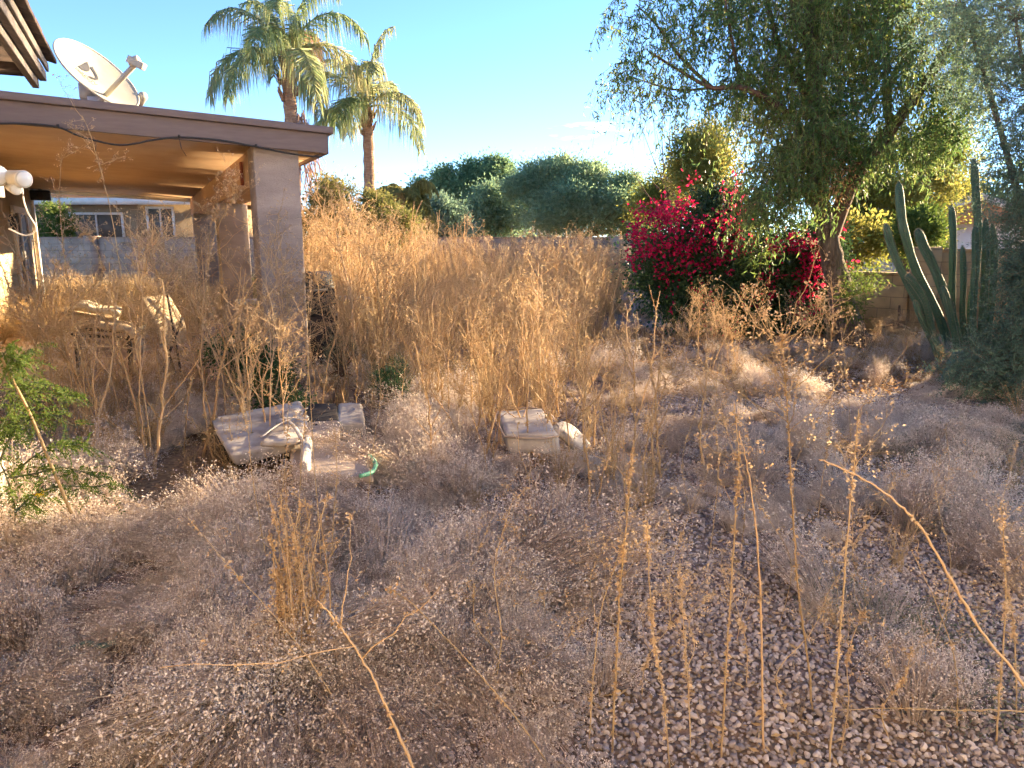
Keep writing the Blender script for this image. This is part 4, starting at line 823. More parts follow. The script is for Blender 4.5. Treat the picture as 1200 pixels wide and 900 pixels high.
# ================================================================== WEEDS
def crinkle(mb, pts, n, L, Wd, rng, spread=.0):
    pts = np.asarray(pts); kc = rng.random(max(3, n//9)); i = np.clip(kc[rng.integers(0, len(kc), n)]+rng.normal(size=n)*.025, 0, 1)*(len(pts)-1.001); i0 = i.astype(int); P = pts[i0]+(pts[i0+1]-pts[i0])*(i-i0)[:, None]
    d = rng.normal(size=(n, 3)); d[:, 2] = d[:, 2]*.7-.3
    mb.leaves(P, d, L*(.4+rng.random(n)), Wd*(.4+rng.random(n)), rng)
    # curled second half
    mb.leaves(P+nrmz(d)*L*.35, rng.normal(size=(n, 3)), L*.6*(.4+rng.random(n)), Wd*(.5+rng.random(n)), rng)
def seedhead(mb, c, r, n, sz, rng): mb.leaves(c+rng.normal(size=(n, 3))*r, rng.normal(size=(n, 3)), sz*(.6+.8*rng.random(n)), sz*.8, rng)
def weed(h, seed, kind='panicle', lean=.12, r=.0045, leafn=40):
    """one tall dry weed; returns (stem MB, head MB)"""
    rng = np.random.default_rng(seed); st, hd = MB(), MB(); az = rng.random()*6.28; n = 14
    ln_ = lean*(.4+rng.random()); P = []; cur = rng.normal(size=2)*.03
    for k in range(n+1):
        s = k/n; P.append([math.cos(az)*ln_*h*s*s*1.2+cur[0]*math.sin(s*7)*h*.5, math.sin(az)*ln_*h*s*s*1.2+cur[1]*math.sin(s*6)*h*.5, h*s*(1-.12*ln_*s)])
    P = np.array(P)+rng.normal(size=(n+1, 3))*.006; P[0] = 0; P[0, 2] = -.02
    st.tube(P, np.linspace(r, r*.35, n+1), 4, cap=False)
    if kind == 'stalk':       # upright with shrivelled leaves
        crinkle(hd, P, leafn*2, .022, .009, rng)
        for b in range(4):
            i = rng.integers(4, n-1); d = nrmz(rng.normal(size=3)*np.array([1, 1, .2])+np.array([0, 0, 1.3])); L = h*.22*(.5+rng.random()); Q = [P[i]+d*L*t+np.array([0, 0, .04*t*t]) for t in np.linspace(0, 1, 5)]
            st.tube(Q, np.linspace(r*.5, r*.2, 5), 3, cap=False); crinkle(hd, Q, 12, .016, .008, rng)
    elif kind == 'panicle':   # airy branched top with seed heads
        for b in range(20):
            i = int(n*(.38+.6*rng.random())); d = nrmz(rng.normal(size=3)*np.array([1, 1, .3])+np.array([0, 0, 1.1])); L = h*.26*(.4+.9*rng.random())*(1.25-i/n*.6)
            Q = np.array([P[i]+d*L*t+np.array([0, 0, .05*t*t*L]) for t in np.linspace(0, 1, 6)])+rng.normal(size=(6, 3))*.004; Q[0] = P[i]
            st.tube(Q, np.linspace(r*.45, r*.18, 6), 3, cap=False)
            for c in range(7):
                j = Q[rng.integers(2, 6)]; e = j+rng.normal(size=3)*.045+np.array([0, 0, .03]); st.tube([j, (j+e)/2+rng.normal(size=3)*.006, e], r*.18, 3, cap=False); seedhead(hd, e, .009, 5, .011, rng)
        crinkle(hd, P[:10], leafn//2, .03, .012, rng)
    elif kind == 'brush':     # dense fine straws from one base
        for b in range(26):
            a = rng.random()*6.28; l2 = h*(.5+.55*rng.random()); sprd = .10+.22*rng.random(); Q = np.array([[math.cos(a)*sprd*l2*t*t+.03*math.cos(a), math.sin(a)*sprd*l2*t*t+.03*math.sin(a), l2*t] for t in np.linspace(0, 1, 7)])+rng.normal(size=(7, 3))*.006
            st.tube(Q, np.linspace(r*.5, r*.2, 7), 3, cap=False); crinkle(hd, Q, 9, .022, .008, rng)
            if b % 2: seedhead(hd, Q[-1], .012, 8, .012, rng)
    elif kind == 'arch':      # nodding curved stem
        pass
    return st, hd
def merged(name, st, hd, m1, m2, link=False, parent=None):
    a = st.mesh(name, m1); 
    # one mesh, two material slots
    v1 = np.vstack(st.v); v2 = np.vstack(hd.v) if hd.v else np.zeros((0, 3)); mb = MB(); 
    for X in (st, hd):
        if X.n: mb.add(np.vstack(X.v), np.vstack(X.q) if X.q else None, np.vstack(X.t) if X.t else None)
    me = mb.mesh(name); me.materials.append(m1); me.materials.append(m2)
    bpy.data.meshes.remove(a)
    vi = np.empty(len(me.loops), np.int32); me.loops.foreach_get('vertex_index', vi); ls = np.empty(len(me.polygons), np.int32); me.polygons.foreach_get('loop_start', ls)
    me.polygons.foreach_set('material_index', (vi[ls] >= st.n).astype(np.int32)); me.update()
    o = bpy.data.objects.new(name, me)
    if link: COL.objects.link(o)
    return o

pan = [merged('weed_panicle', *weed(1.5, 100+i, 'panicle', .14, .0068, 60), M['goldstraw'], M['seed']) for i in range(6)]
stk = [merged('weed_stalk', *weed(1.25, 200+i, 'stalk', .10, .0105, 80), M['goldstraw'], M['straw']) for i in range(5)]
bru = [merged('weed_brush', *weed(.8, 300+i, 'brush'), M['straw'], M['seed']) for i in range(4)]

# the thicket: x,y density in world coordinates
rng = np.random.default_rng(77)
def thick_density(x, y):
    front = 6.6+.9*(vnoise(x, y*0, .9, 3)-.5)+np.clip((-x-1.3), 0, 2)*.3
    right = .3+(y-6)*.19                                  # right border runs away from the camera
    d = np.clip((y-front)/.6, 0, 1)*np.clip((right-x)/.5+.5, 0, 1)*np.clip((x+4.1)/.5, 0, 1)*np.clip((17.5-y)/1, 0, 1)
    d *= (.35+.9*vnoise(x, y, .7, 5))
    under = (((x-C1.x)*u_.x+(y-C1.y)*u_.y) < .8) & (((x-C1.x)*w_.x+(y-C1.y)*w_.y) > -.45)      # keep off the patio slab
    return np.where(under, 0, d)
N = 9000; X = rng.uniform(-4.5, 4, N); Y = rng.uniform(5.8, 17.5, N); keep = rng.random(N) < thick_density(X, Y)*.29; X, Y = X[keep], Y[keep]; n = len(X)
kind = rng.random(n); idx = np.where(kind < .36, rng.integers(0, 6, n), np.where(kind < .8, rng.integers(6, 11, n), rng.integers(11, 15, n)))
# collection order is alphabetical: brush(4), panicle(6), stalk(5)
remap = np.array([4, 5, 6, 7, 8, 9, 10, 11, 12, 13, 14, 0, 1, 2, 3]); idx = remap[idx]
hs_ = (.56+.42*rng.random(n)+np.where(rng.random(n) < .06, .22, 0))*np.where(X < -1.0-.06*(Y-6), 1.22, 1.0)*np.where(kind > .8, 1.35, np.where(kind > .36, 1.12, 1.0))*(.70+.62*vnoise(X, Y, .8, 12))
SC = np.stack([hs_*(.8+.4*rng.random(n)), hs_*(.8+.4*rng.random(n)), hs_], 1); RT = np.stack([rng.normal(size=n)*.09, rng.normal(size=n)*.09, rng.random(n)*6.28], 1)
tk = scatter('tall_dry_weeds', pan+stk+bru, np.stack([X, Y, X*0], 1), RT, SC, idx)
tag(tk, 'dense thicket of tall golden dry weeds filling the middle of the yard', 'dry weeds')

# lower dead growth on the ground between (mid distance and under the patio weeds)
N = 9000; X = rng.uniform(-13, 8.5, N); Y = rng.uniform(3.2, 19, N)
dn = np.where(Y > 6.4, .34, .10)*(vnoise(X, Y, .8, 9) > .42)
dn = np.where((X < -1.4) & (Y > 4.6) & (Y < 7.6), .34, dn); dn = np.where((X < -3.6) & (Y > 7.6) & (Y < 10.5), .0, dn); dn = np.where((X < -5.0) & (Y > 10.5), .5*(vnoise(X, Y, .8, 9) > .3), dn); dn = np.where((Y > 6.2) & (Y < 8.5) & (X > -1.2) & (X < .8), .6, dn)
dn = np.where((X > -2.5) & (X < -1.0) & (Y > 5.0) & (Y < 6.9) | (X > -.2) & (X < .6) & (Y > 5.4) & (Y < 6.5), 0, dn)
keep = rng.random(N) < dn; X, Y = X[keep], Y[keep]; n = len(X); s_ = .22+.35*rng.random(n)+np.where((X < -1.4) & (Y > 4.6), .15, 0)+np.where((X < -5) & (Y > 10.5), .34, 0)
lows = [merged('low_weed', *weed(.75, 400+i, 'brush', .3, .004), M['straw'], M['seed']) for i in range(4)]
lw = scatter('low_dry_weeds', lows, np.stack([X, Y, X*0], 1), np.stack([rng.normal(size=n)*.25, rng.normal(size=n)*.25, rng.random(n)*6.28], 1), np.stack([s_*1.5, s_*1.5, s_], 1), rng.integers(0, 4, n))
tag(lw, 'short straw-coloured dead weeds scattered over the yard', 'dry weeds')

# grey fluffy mounds
def tuft(seed, R_=.17, H_=.15, ns=180, comb=0., fk=2, fl=6):
    rng = np.random.default_rng(seed); st, hd = MB(), MB()
    a = rng.random(ns)*6.28; rr = np.sqrt(rng.random(ns)); P0 = np.stack([np.cos(a)*rr*R_*.25, np.sin(a)*rr*R_*.25, np.zeros(ns)-.01], 1)
    hh = H_*np.sqrt(np.clip(1-rr**2*.8, .05, 1))*(.45+.85*rng.random(ns)); out = np.stack([np.cos(a)*rr*R_, np.sin(a)*rr*R_, hh], 1)
    if comb: out[:, 0] += comb*R_*(hh/H_); out[:, 2] *= .85
    P1 = (P0+out)/2+np.array([0, 0, 1])*hh[:, None]*.35; P2 = out+rng.normal(size=(ns, 3))*.012; st.stems(P0, P1, P2, .0014, 5)
    # forks
    k = fk; t = .6+.4*rng.random((ns, k, 1)); C = (1-t)**2*P0[:, None]+2*t*(1-t)*P1[:, None]+t*t*P2[:, None]; C = C.reshape(-1, 3); e = C+nrmz(rng.normal(size=C.shape)+np.array([0, 0, 1.1]))*.035
    st.stems(C, (C+e)/2, e, .0007, 2)
    tips = np.vstack([P2, e]); m = fl; T = np.repeat(tips, m, 0)+rng.normal(size=(len(tips)*m, 3))*.007
    T = T[rng.random(len(T)) < .8]; hd.leaves(T, rng.normal(size=T.shape), .0058*(.5+.9*rng.random(len(T))), .0042, rng)
    return st, hd
tf = [merged('tuft_a', *tuft(500+i), M['pale'], M['fuzz']) for i in range(4)]+[merged('tuft_b', *tuft(520+i, .17, .15, 210, 1.9, 1, 6), M['pale'], M['fuzz']) for i in range(3)]+[merged('tuft_c', *tuft(540+i, .12, .24, 90), M['pale'], M['fuzz']) for i in range(2)]
N = 26000; X = rng.uniform(-6.5, 7.5, N); Y = rng.uniform(.9, 10.5, N)
nzv = vnoise(X, Y, .55, 21)*.6+vnoise(X, Y, .22, 22)*.4
lf = np.clip((.15-.15*Y-X)/.8+.75, 0, 1)                              # 1 on the left, 0 on the right
far = np.clip((Y-3.1+(vnoise(X, Y, .55, 44)-.5)*2.6)/.5, 0, 1)*np.clip((6.6-Y)/1.5, .12, 1)
dens = np.maximum(np.where(nzv > .30, .95, .25)*lf, np.where(nzv > .49, .70, .04)*far*np.clip((5.2-X)/1, .15, 1)); dens = np.maximum(dens, np.where(nzv > .66, .30, .0))
dens = np.where((Y > 7) & (X < 1), dens*.25, dens)
pth = (np.abs(X-(-2.05+.28*(Y-2.4))) < .16) & (Y < 3.7); dens = np.where(pth, dens*.25, dens)          # trodden line
dens = np.where((X > -2.65) & (X < -.85) & (Y > 4.35) & (Y < 7.4) | (X > -.35) & (X < .85) & (Y > 4.95) & (Y < 6.9), 0, dens)
dens = np.maximum(dens, .10*(X > -.5)); keep = rng.random(N) < dens*np.where((Y < 3.9) & (X < .2), .58, .27); X, Y, nz_ = X[keep], Y[keep], nzv[keep]; n = len(X)
flow = vnoise(X, Y, 1.3, 33)*6.28*1.2; md = vnoise(X, Y, .30, 61)*.65+vnoise(X, Y, .62, 62)*.35; s_ = (.35+1.35*np.clip((md-.28)/.45, 0, 1))*(.75+.4*rng.random(n))*np.where(X > .9, .8, 1)*np.clip(.75+(Y-1.8)*.12, .72, 1)*np.where((X > -2.3) & (X < -.85) & (Y > 3.75) & (Y < 4.5), .5, 1)
ix = np.where(rng.random(n) < np.where((Y < 3.8) & (X < 0), .22, .36), rng.integers(0, 4, n), np.where(rng.random(n) < .75, rng.integers(4, 7, n), rng.integers(7, 9, n)))
fw = scatter('fluffy_grey_weeds', tf, np.stack([X, Y, X*0], 1), np.stack([rng.normal(size=n)*.12, rng.normal(size=n)*.12, flow+rng.normal(size=n)*.5], 1), np.stack([s_*np.where(ix > 3, 1.35, 1), s_*np.where(ix > 3, 1.2, 1), s_*(.7+.65*rng.random(n))], 1), ix)
tag(fw, 'low mat of fluffy grey dead weeds covering the near ground', 'dead weeds')

# gravel
def rock(seed):
    rg = np.random.default_rng(seed); bm = __import__('bmesh').new(); __import__('bmesh').ops.create_icosphere(bm, subdivisions=2, radius=1)
    sc = np.array([1, .75+.25*rg.random(), .5+.25*rg.random()]); pl = nrmz(rg.normal(size=(11, 3)))
    for v in bm.verts:
        c = np.array(v.co); 
        for q in pl:
            dd = c@q
            if dd > .62: c = c-q*(dd-.62)*.97
        v.co = Vector(c*sc)
    me = bpy.data.meshes.new('stone'); bm.to_mesh(me); bm.free(); me.materials.append(M['stone']); 
    return bpy.data.objects.new('stone_source', me)
rocks = [rock(i) for i in range(7)]
def grid(x0, x1, y0, y1, st):
    gx_, gy_ = np.meshgrid(np.arange(x0, x1, st), np.arange(y0, y1, st)); gx_ = gx_.ravel(); gy_ = gy_.ravel(); return gx_+rng.normal(size=gx_.size)*st*.35, gy_+rng.normal(size=gy_.size)*st*.35
Xa, Ya = grid(-1.6, 3.2, 1.5, 3.6, .019); Xb, Yb = grid(-1.2, 6.5, 3.6, 7.5, .031); Xd, Yd = grid(1.2, 7.5, 7.5, 12, .06)
X = np.concatenate([Xa, Xb, Xd]); Y = np.concatenate([Ya, Yb, Yd]); 
vis = (np.abs(X) < Y*.72+.25) & (rng.random(len(X)) < np.clip((X-(.15-.15*Y))/.8+1.1, .3, 1)) & ~((Y > 7.2) & (X < 1.2)); X, Y = X[vis], Y[vis]
n = len(X); s_ = (.0075+.011*rng.random(n)**2)*np.where(Y > 3.6, 1.15, 1)*np.where(Y > 7.5, 1.3, 1)
gv = scatter('gravel', rocks, np.stack([X, Y, s_*.3+.010*rng.random(n)**2], 1), rng.random((n, 3))*6.28*np.array([.12, .12, 1]), np.repeat(s_[:, None], 3, 1), rng.integers(0, 7, n))
tag(gv, 'pinkish grey crushed gravel covering the yard', 'gravel')
# fallen leaves and straw bits on the gravel
mb = MB(); n = 22000; X = rng.uniform(-3, 8, n); Y = 1.6+rng.random(n)**1.1*11; P = np.stack([X, Y, .018+.012*rng.random(n)], 1); d = rng.normal(size=(n, 3)); d[:, 2] *= .25
mb.leaves(P, d, .02+.03*rng.random(n), .004+.012*rng.random(n), rng)
tag(mb.build('leaf_litter', M['seed']), 'small dry leaves and straw bits lying on the gravel', 'leaf litter', kind='stuff')
# brown litter band in front of the bougainvillea and cactus
mb = MB(); n = 26000; X = rng.uniform(1.0, 9, n); Y = rng.uniform(7.5, 13, n); P = np.stack([X, Y, .01+.05*rng.random(n)**2], 1); d = rng.normal(size=(n, 3)); d[:, 2] *= .5
mb.leaves(P, d, .03+.04*rng.random(n), .006+.014*rng.random(n), rng)
tag(mb.build('leaf_litter', M['straw_red']), 'brown leaf litter spread below the flowering bush and tree', 'leaf litter', kind='stuff')

# individual tall weeds along the thicket's front edge and before the patio
def place(proto_mesh, name, x, y, s, rz, label, cat, group, tilt=(0, 0)):
    o = bpy.data.objects.new(name, proto_mesh); COL.objects.link(o); o.location = (x, y, 0); o.scale = (s, s, s); o.rotation_euler = (tilt[0], tilt[1], rz); return tag(o, label, cat, group)
rg = random.Random(8)
for k in range(46):
    x = rg.uniform(-1.9, .45); y = rg.uniform(5.9, 7.0)+abs(x)*.1; src = rg.choice(pan[:3]+stk+bru[:2])
    place(src.data, 'tall_dry_weed', x, y, rg.uniform(.6, .95), rg.uniform(0, 6.28), 'thin golden dry weed standing at front edge of the tall thicket', 'weed', 'tall weeds at the front edge of the thicket', (rg.gauss(0, .1), rg.gauss(0, .1)))
for k in range(44):
    x = rg.gauss(.35, .65); y = rg.uniform(4.7, 6.5); src = rg.choice(pan+stk+bru[:1])
    place(src.data, 'tall_dry_weed', x, y, rg.uniform(.45, .95), rg.uniform(0, 6.28), 'lone golden weed standing around the white seat cushion', 'weed', 'weeds standing around the white cushion', (rg.gauss(0, .16), rg.gauss(0, .2)))
for k in range(44):
    a = rg.uniform(45, 335); y = rg.uniform(4.9, 6.6); x = (a-600)/F*y; src = rg.choice(pan+stk[:3])
    place(src.data, 'tall_dry_weed', x, y, rg.uniform(.72, 1.22), rg.uniform(0, 6.28), 'tan dry weed standing in front of the patio slab', 'weed', 'tall weeds in front of the patio', (rg.gauss(0, .16), rg.gauss(0, .2)))
for k in range(16):
    a = rg.uniform(30, 330); y = rg.uniform(5.7, 7.2); x = (a-600)/F*y; src = rg.choice(bru)
    place(src.data, 'bushy_dry_weed', x, y, rg.uniform(.45, .8), rg.uniform(0, 6.28), 'bushy brown dry weed tangled in front of the patio lounger', 'weed', 'bushy weeds in front of the patio', (rg.gauss(0, .2), rg.gauss(0, .2)))
for k in range(30):
    a = rg.uniform(48, 232); y = rg.uniform(9.2, 13.5); x = (a-600)/F*y; src = rg.choice(bru+pan)
    place(src.data, 'bushy_dry_weed', x, y, rg.uniform(.8, 1.2) if src in bru else rg.uniform(.5, .85), rg.uniform(0, 6.28), 'brown dead brush standing behind the patio lounger', 'weed', 'dead brush behind the lounger', (rg.gauss(0, .2), rg.gauss(0, .2)))
for k in range(22):
    a = rg.uniform(790, 975); y = rg.uniform(8.2, 10.4); x = (a-600)/F*y; src = rg.choice(pan)
    place(src.data, 'seedy_dry_weed', x, y, rg.uniform(.4, .72), rg.uniform(0, 6.28), 'seedy pale dry weed standing in front of the pink-flowered bush', 'weed', 'seedy weeds in front of the bougainvillea', (rg.gauss(0, .12), rg.gauss(0, .15)))
for k in range(12):
    a = rg.uniform(1010, 1110); y = rg.uniform(8.6, 9.4); x = (a-600)/F*y; src = rg.choice(pan)
    place(src.data, 'seedy_dry_weed', x, y, rg.uniform(.3, .5), rg.uniform(0, 6.28), 'small seedy dry weed at the foot of the cactus', 'weed', 'seedy weeds below the cactus', (rg.gauss(0, .15), rg.gauss(0, .15)))
for k in range(26):
    a = rg.uniform(610, 1180); b = rg.uniform(600, 860); g = G(a, b); src = rg.choice(bru+stk)
    place(src.data, 'dry_sprig', g.x, g.y, rg.uniform(.10, .24), rg.uniform(0, 6.28), 'small straw sprig growing out of the bare gravel', 'weed', 'small sprigs in the gravel', (rg.gauss(0, .35), rg.gauss(0, .35)))
for k, (a, b, s) in enumerate([(775, 560, .85), (760, 600, .65), (690, 600, .8), (655, 590, .7), (740, 545, .9), (715, 575, .8), (620, 600, .45), (560, 610, .4), (700, 640, .55), (735, 655, .6)]):
    g = G(a, b); src = bru[k % 4] if k % 2 else stk[k % 5]
    place(src.data, 'dry_weed_clump', g.x, g.y, s, rg.uniform(0, 6.28), 'straw-coloured weed clump spreading just in front of white cushion', 'weed', 'weed clumps before the white cushion', (rg.gauss(0, .1), rg.gauss(0, .1)))

# hand-placed foreground stalks: pixel path from base to tip, on a plane at the base's depth
def stalk(path, label, r=.005, leaf=0, heads=0, branches=(), mat='straw', Y=None, name='dry_stalk', seed=0, lsz=.03, dz=0.):
    r = r*(.72 if mat != 'twig' else .60); rng = np.random.default_rng(900+seed); b = G(*path[0]); y = Y or b.y
    pts = [D(a, c, y+dz*i/len(path)) for i, (a, c) in enumerate(path)]
    if Y is None: pts[0].z = -.01
    root = Vector((pts[0].x, pts[0].y, max(0, pts[0].z)))
    t = thing(name, label, 'weed', root); st, hd = MB(), MB()
    P = np.array([tuple(q) for q in smooth_path(pts, 7)]); jit = rng.normal(size=P.shape)*r*.30; jit[0] = 0; P = P+jit
    st.tube(P, np.linspace(r, r*.4, len(P))*(1+.30*rng.random(len(P))), 7)
    if leaf: crinkle(hd, P[2:], int(leaf*2.0), lsz*.55, lsz*.28, rng)
    for (f, dx, dyy, L, nn) in branches:     # fraction, direction (screen-right, up), length, seed heads
        p0 = P[int(f*(len(P)-1))]; d = nrmz(np.array([dx, rng.normal()*.35, dyy])); Q = np.array([p0+d*L*t_+np.array([0, 0, .10*L*t_*t_])+rng.normal(size=3)*.004 for t_ in np.linspace(0, 1, 8)]); Q[0] = p0
        st.tube(Q, np.linspace(r*.5, r*.2, 8), 5)
        for c in range(nn):
            j = Q[rng.integers(2, 8)]; e = j+rng.normal(size=3)*.035+np.array([0, 0, .02]); st.tube([j, (j+e)/2+rng.normal(size=3)*.004, e], r*.15, 3, cap=False); seedhead(hd, e, .006, 7, .008, rng)
    for c in range(heads):
        j = P[-1-rng.integers(0, max(2, len(P)//4))]; e = j+rng.normal(size=3)*np.array([.05, .05, .04])+np.array([0, 0, .025]); st.tube([j, (j+e)/2, e], r*.2, 3, cap=False); seedhead(hd, e, .007, 7, .008, rng)
    st.build('stem', M[mat], t)
    if hd.n: hd.build('dry_leaves', M['goldstraw'], t)
    return t
def br(n, seed, L=.15, nn=7, lo=.5):
    r_ = random.Random(seed); return [(r_.uniform(lo, .98), r_.uniform(-1, 1), r_.uniform(.3, 1), L*r_.uniform(.5, 1.3), nn) for _ in range(n)]
stalk([(717, 885), (722, 780), (727, 690), (735, 600), (742, 520)], 'straight leafy dry stalk at bottom centre, left of the gravel', .0045, 90, 10, br(4, 1), seed=1)
stalk([(895, 880), (893, 800), (892, 720), (886, 620), (876, 550), (866, 505)], 'thick smooth orange stalk rising from the gravel, topmost bent left', .0062, 20, 6, (), 'twig', seed=2)
stalk([(845, 890), (850, 800), (856, 700), (862, 600), (866, 540), (860, 470)], 'slender crinkled stalk just left of the thick orange one', .0038, 80, 8, br(3, 3), seed=3)
stalk([(953, 835), (945, 760), (936, 700), (930, 610), (925, 520), (920, 440), (916, 392)], 'tallest stalk over the gravel with a wide spray of seed heads', .005, 70, 16, br(16, 4, .26, 9, .68), seed=4)
stalk([(972, 895), (980, 800), (986, 720), (994, 620), (1002, 540), (1006, 480)], 'knobbly leafy stalk right of the tallest gravel stalk', .0042, 90, 8, br(4, 5), seed=5)
stalk([(1168, 872), (1172, 800), (1178, 720), (1177, 650), (1173, 590)], 'tan leafy stalk near the right edge over the gravel', .0038, 70, 8, br(5, 6, .10), seed=6)
stalk([(1192, 840), (1190, 770), (1186, 720), (1180, 690)], 'short seedy stalk at the very right edge', .0035, 60, 6, br(3, 7, .08), seed=7)
stalk([(785, 900), (778, 820), (765, 740), (760, 660), (758, 610)], 'leafy stalk with rusty base leaves right of the bottom centre stalk', .0035, 90, 8, br(4, 8), seed=8)
stalk([(810, 880), (806, 800), (800, 720), (796, 660)], 'short thin stalk in the gravel between two leafy ones', .003, 60, 6, br(3, 9, .1), seed=9)
stalk([(1095, 612), (1108, 575), (1112, 540), (1108, 500)], 'thin curved stem on the grey weeds at middle right', .003, 14, 4, (), seed=10)
stalk([(830, 655), (838, 600), (842, 545), (838, 490), (840, 440)], 'slim pale stem rising from grey weeds right of centre', .003, 20, 6, br(4, 11, .1), seed=11)
stalk([(958, 612), (964, 560), (970, 520), (972, 470)], 'slim tan stalk among the grey weeds, behind the tallest one', .003, 40, 6, br(4, 12, .12), seed=12)
stalk([(1310, 1010), (1250, 880), (1195, 795), (1150, 740), (1110, 670), (1080, 620), (1050, 588), (1010, 560), (960, 538)], 'long bowed orange stem arching in from the right edge', .0068, 8, 0, (), 'twig', seed=13, name='arching_stem')
stalk([(1420, 930), (1300, 850), (1200, 834), (1110, 832), (1050, 830), (985, 832)], 'thin stem lying almost level over the gravel at right', .004, 10, 0, (), 'straw', seed=14, name='arching_stem', Y=2.15)
stalk([(520, 1010), (486, 905), (462, 850), (440, 800), (418, 762), (392, 726), (372, 704)], 'thick orange forked stem at bottom centre-left edge', .0065, 10, 0, [(.70, -1, .02, .42, 4), (.62, .9, .75, .26, 3), (.8, .2, 1, .2, 3)], 'twig', seed=15, name='forked_stem')
stalk([(660, 930), (640, 892), (600, 835), (560, 788), (520, 745), (480, 705), (455, 690)], 'thin leaning stem left of the bottom centre stalks', .0034, 14, 4, (), 'straw', seed=16, name='leaning_stem')
stalk([(410, 845), (360, 770), (320, 720), (270, 665), (218, 604)], 'thin straw stem leaning left over the grey weeds', .003, 16, 5, (), 'straw', seed=17, name='leaning_stem')
stalk([(300, 800), (330, 745), (360, 690), (395, 640), (415, 600)], 'fine stem crossing the golden clump from lower left', .0025, 20, 5, (), seed=18, name='leaning_stem')
for i, (pth, lab) in enumerate([([(345, 720), (350, 640), (352, 560), (358, 480), (362, 420)], 'tall thin stem left of the golden clump, before the recliner'), ([(378, 700), (374, 620), (368, 540), (364, 470), (360, 400), (364, 330)], 'very tall thin stem crossing the near column'),
        ([(318, 690), (306, 620), (296, 560), (290, 500), (280, 430), (262, 370)], 'dark thin stem bending left over the recliner back'), ([(392, 690), (390, 620), (395, 560), (392, 500)], 'thin stem in front of the recliner seat board'), ([(330, 700), (327, 620), (335, 540), (338, 470)], 'thin straight stem before the recliner middle'),
        ([(428, 640), (432, 580), (438, 520), (446, 460), (440, 400)], 'slim tan stem right of the recliner')]):
    stalk(pth, lab, .0032, 18, 6, br(3, 20+i, .10), seed=20+i)
for i, (pth, y, lab) in enumerate([([(180, 545), (170, 470), (158, 400), (142, 320), (128, 240), (108, 165), (96, 135)], None, 'tallest thin weed in front of the patio, reaching the fascia'),
        ([(120, 540), (110, 470), (90, 400), (78, 320), (70, 240), (72, 180)], None, 'tall thin weed at left before the house wall'),
        ([(215, 530), (222, 460), (236, 400), (240, 340), (250, 280), (272, 235), (280, 232)], None, 'tall weed with golden leafy top before the second column'),
        ([(265, 520), (262, 450), (255, 400), (245, 330), (246, 270), (256, 240)], None, 'pale bent-topped weed before the second column'),
        ([(300, 540), (280, 470), (250, 400), (230, 360), (205, 320), (190, 285)], None, 'long straw stem leaning left across the patio'),
        ([(325, 520), (300, 460), (270, 400), (240, 350), (215, 330), (190, 326)], None, 'bowed straw stem leaning left below the patio beam'),
        ([(350, 500), (345, 430), (338, 360), (330, 300), (326, 250)], None, 'thin dead stem standing in front of the near column'),
        ([(160, 560), (130, 500), (105, 460), (140, 410), (170, 385), (200, 382)], 5.2, 'arched golden stem nodding over the lounger'),
        ([(90, 520), (84, 450), (72, 400), (76, 370), (95, 350), (120, 318), (104, 275), (92, 278)], 5.4, 'hook-topped curled weed before the lounger'),
        ([(480, 470), (465, 400), (440, 330), (420, 290), (400, 250)], None, 'pale leaning stem at left of the thicket'),
        ([(500, 480), (470, 420), (440, 380), (420, 360), (395, 330)], None, 'straw stem leaning left at the thicket beside the grill'),
        ([(640, 500), (634, 430), (628, 360), (622, 300), (618, 282)], None, 'single pale stem standing above the middle of the thicket'),
        ([(560, 495), (568, 430), (565, 380), (572, 330)], None, 'tan stem in the middle of the thicket front'),
        ([(905, 500), (880, 470), (850, 452), (800, 425), (770, 412)], 6.0, 'bent straw stem arching right of the thicket'),
        ([(880, 560), (855, 510), (830, 470), (800, 445), (765, 432)], 5.4, 'second bent straw stem arching right of the thicket'),
        ([(1030, 470), (1040, 440), (1060, 410), (1080, 395)], None, 'slanting dry stem in front of the cactus foot')]):
    gold = i in (2, 3, 8)
    stalk(pth, lab, .0055 if i not in (7,) else .006, 45 if gold else 16, 26 if gold else 8, br(8 if gold else 5, 50+i, .22 if i in (0, 1, 2, 6) else .12, 12, .6), 'straw', y, seed=50+i, lsz=.05 if gold else .03)
rgt = random.Random(77)
for k in range(26):
    a = rgt.uniform(540, 1130); b = rgt.uniform(590, 880); h = rgt.uniform(90, 260); ln2 = rgt.uniform(-60, 60); sg = rgt.uniform(-16, 16)
    stalk([(a, b), (a+sg, b-h*.33), (a+ln2*.4-sg*.4, b-h*.66), (a+ln2, b-h)], 'hair-thin dry stem standing over the gravel and grey weeds', rgt.uniform(.0018, .0034), rgt.choice([8, 20, 36]), rgt.choice([3, 6, 10]), br(rgt.choice([2, 4, 7]), 500+k, rgt.uniform(.06, .16), 7, .45), 'straw', seed=600+k)['group'] = 'hair-thin stems over the near ground'
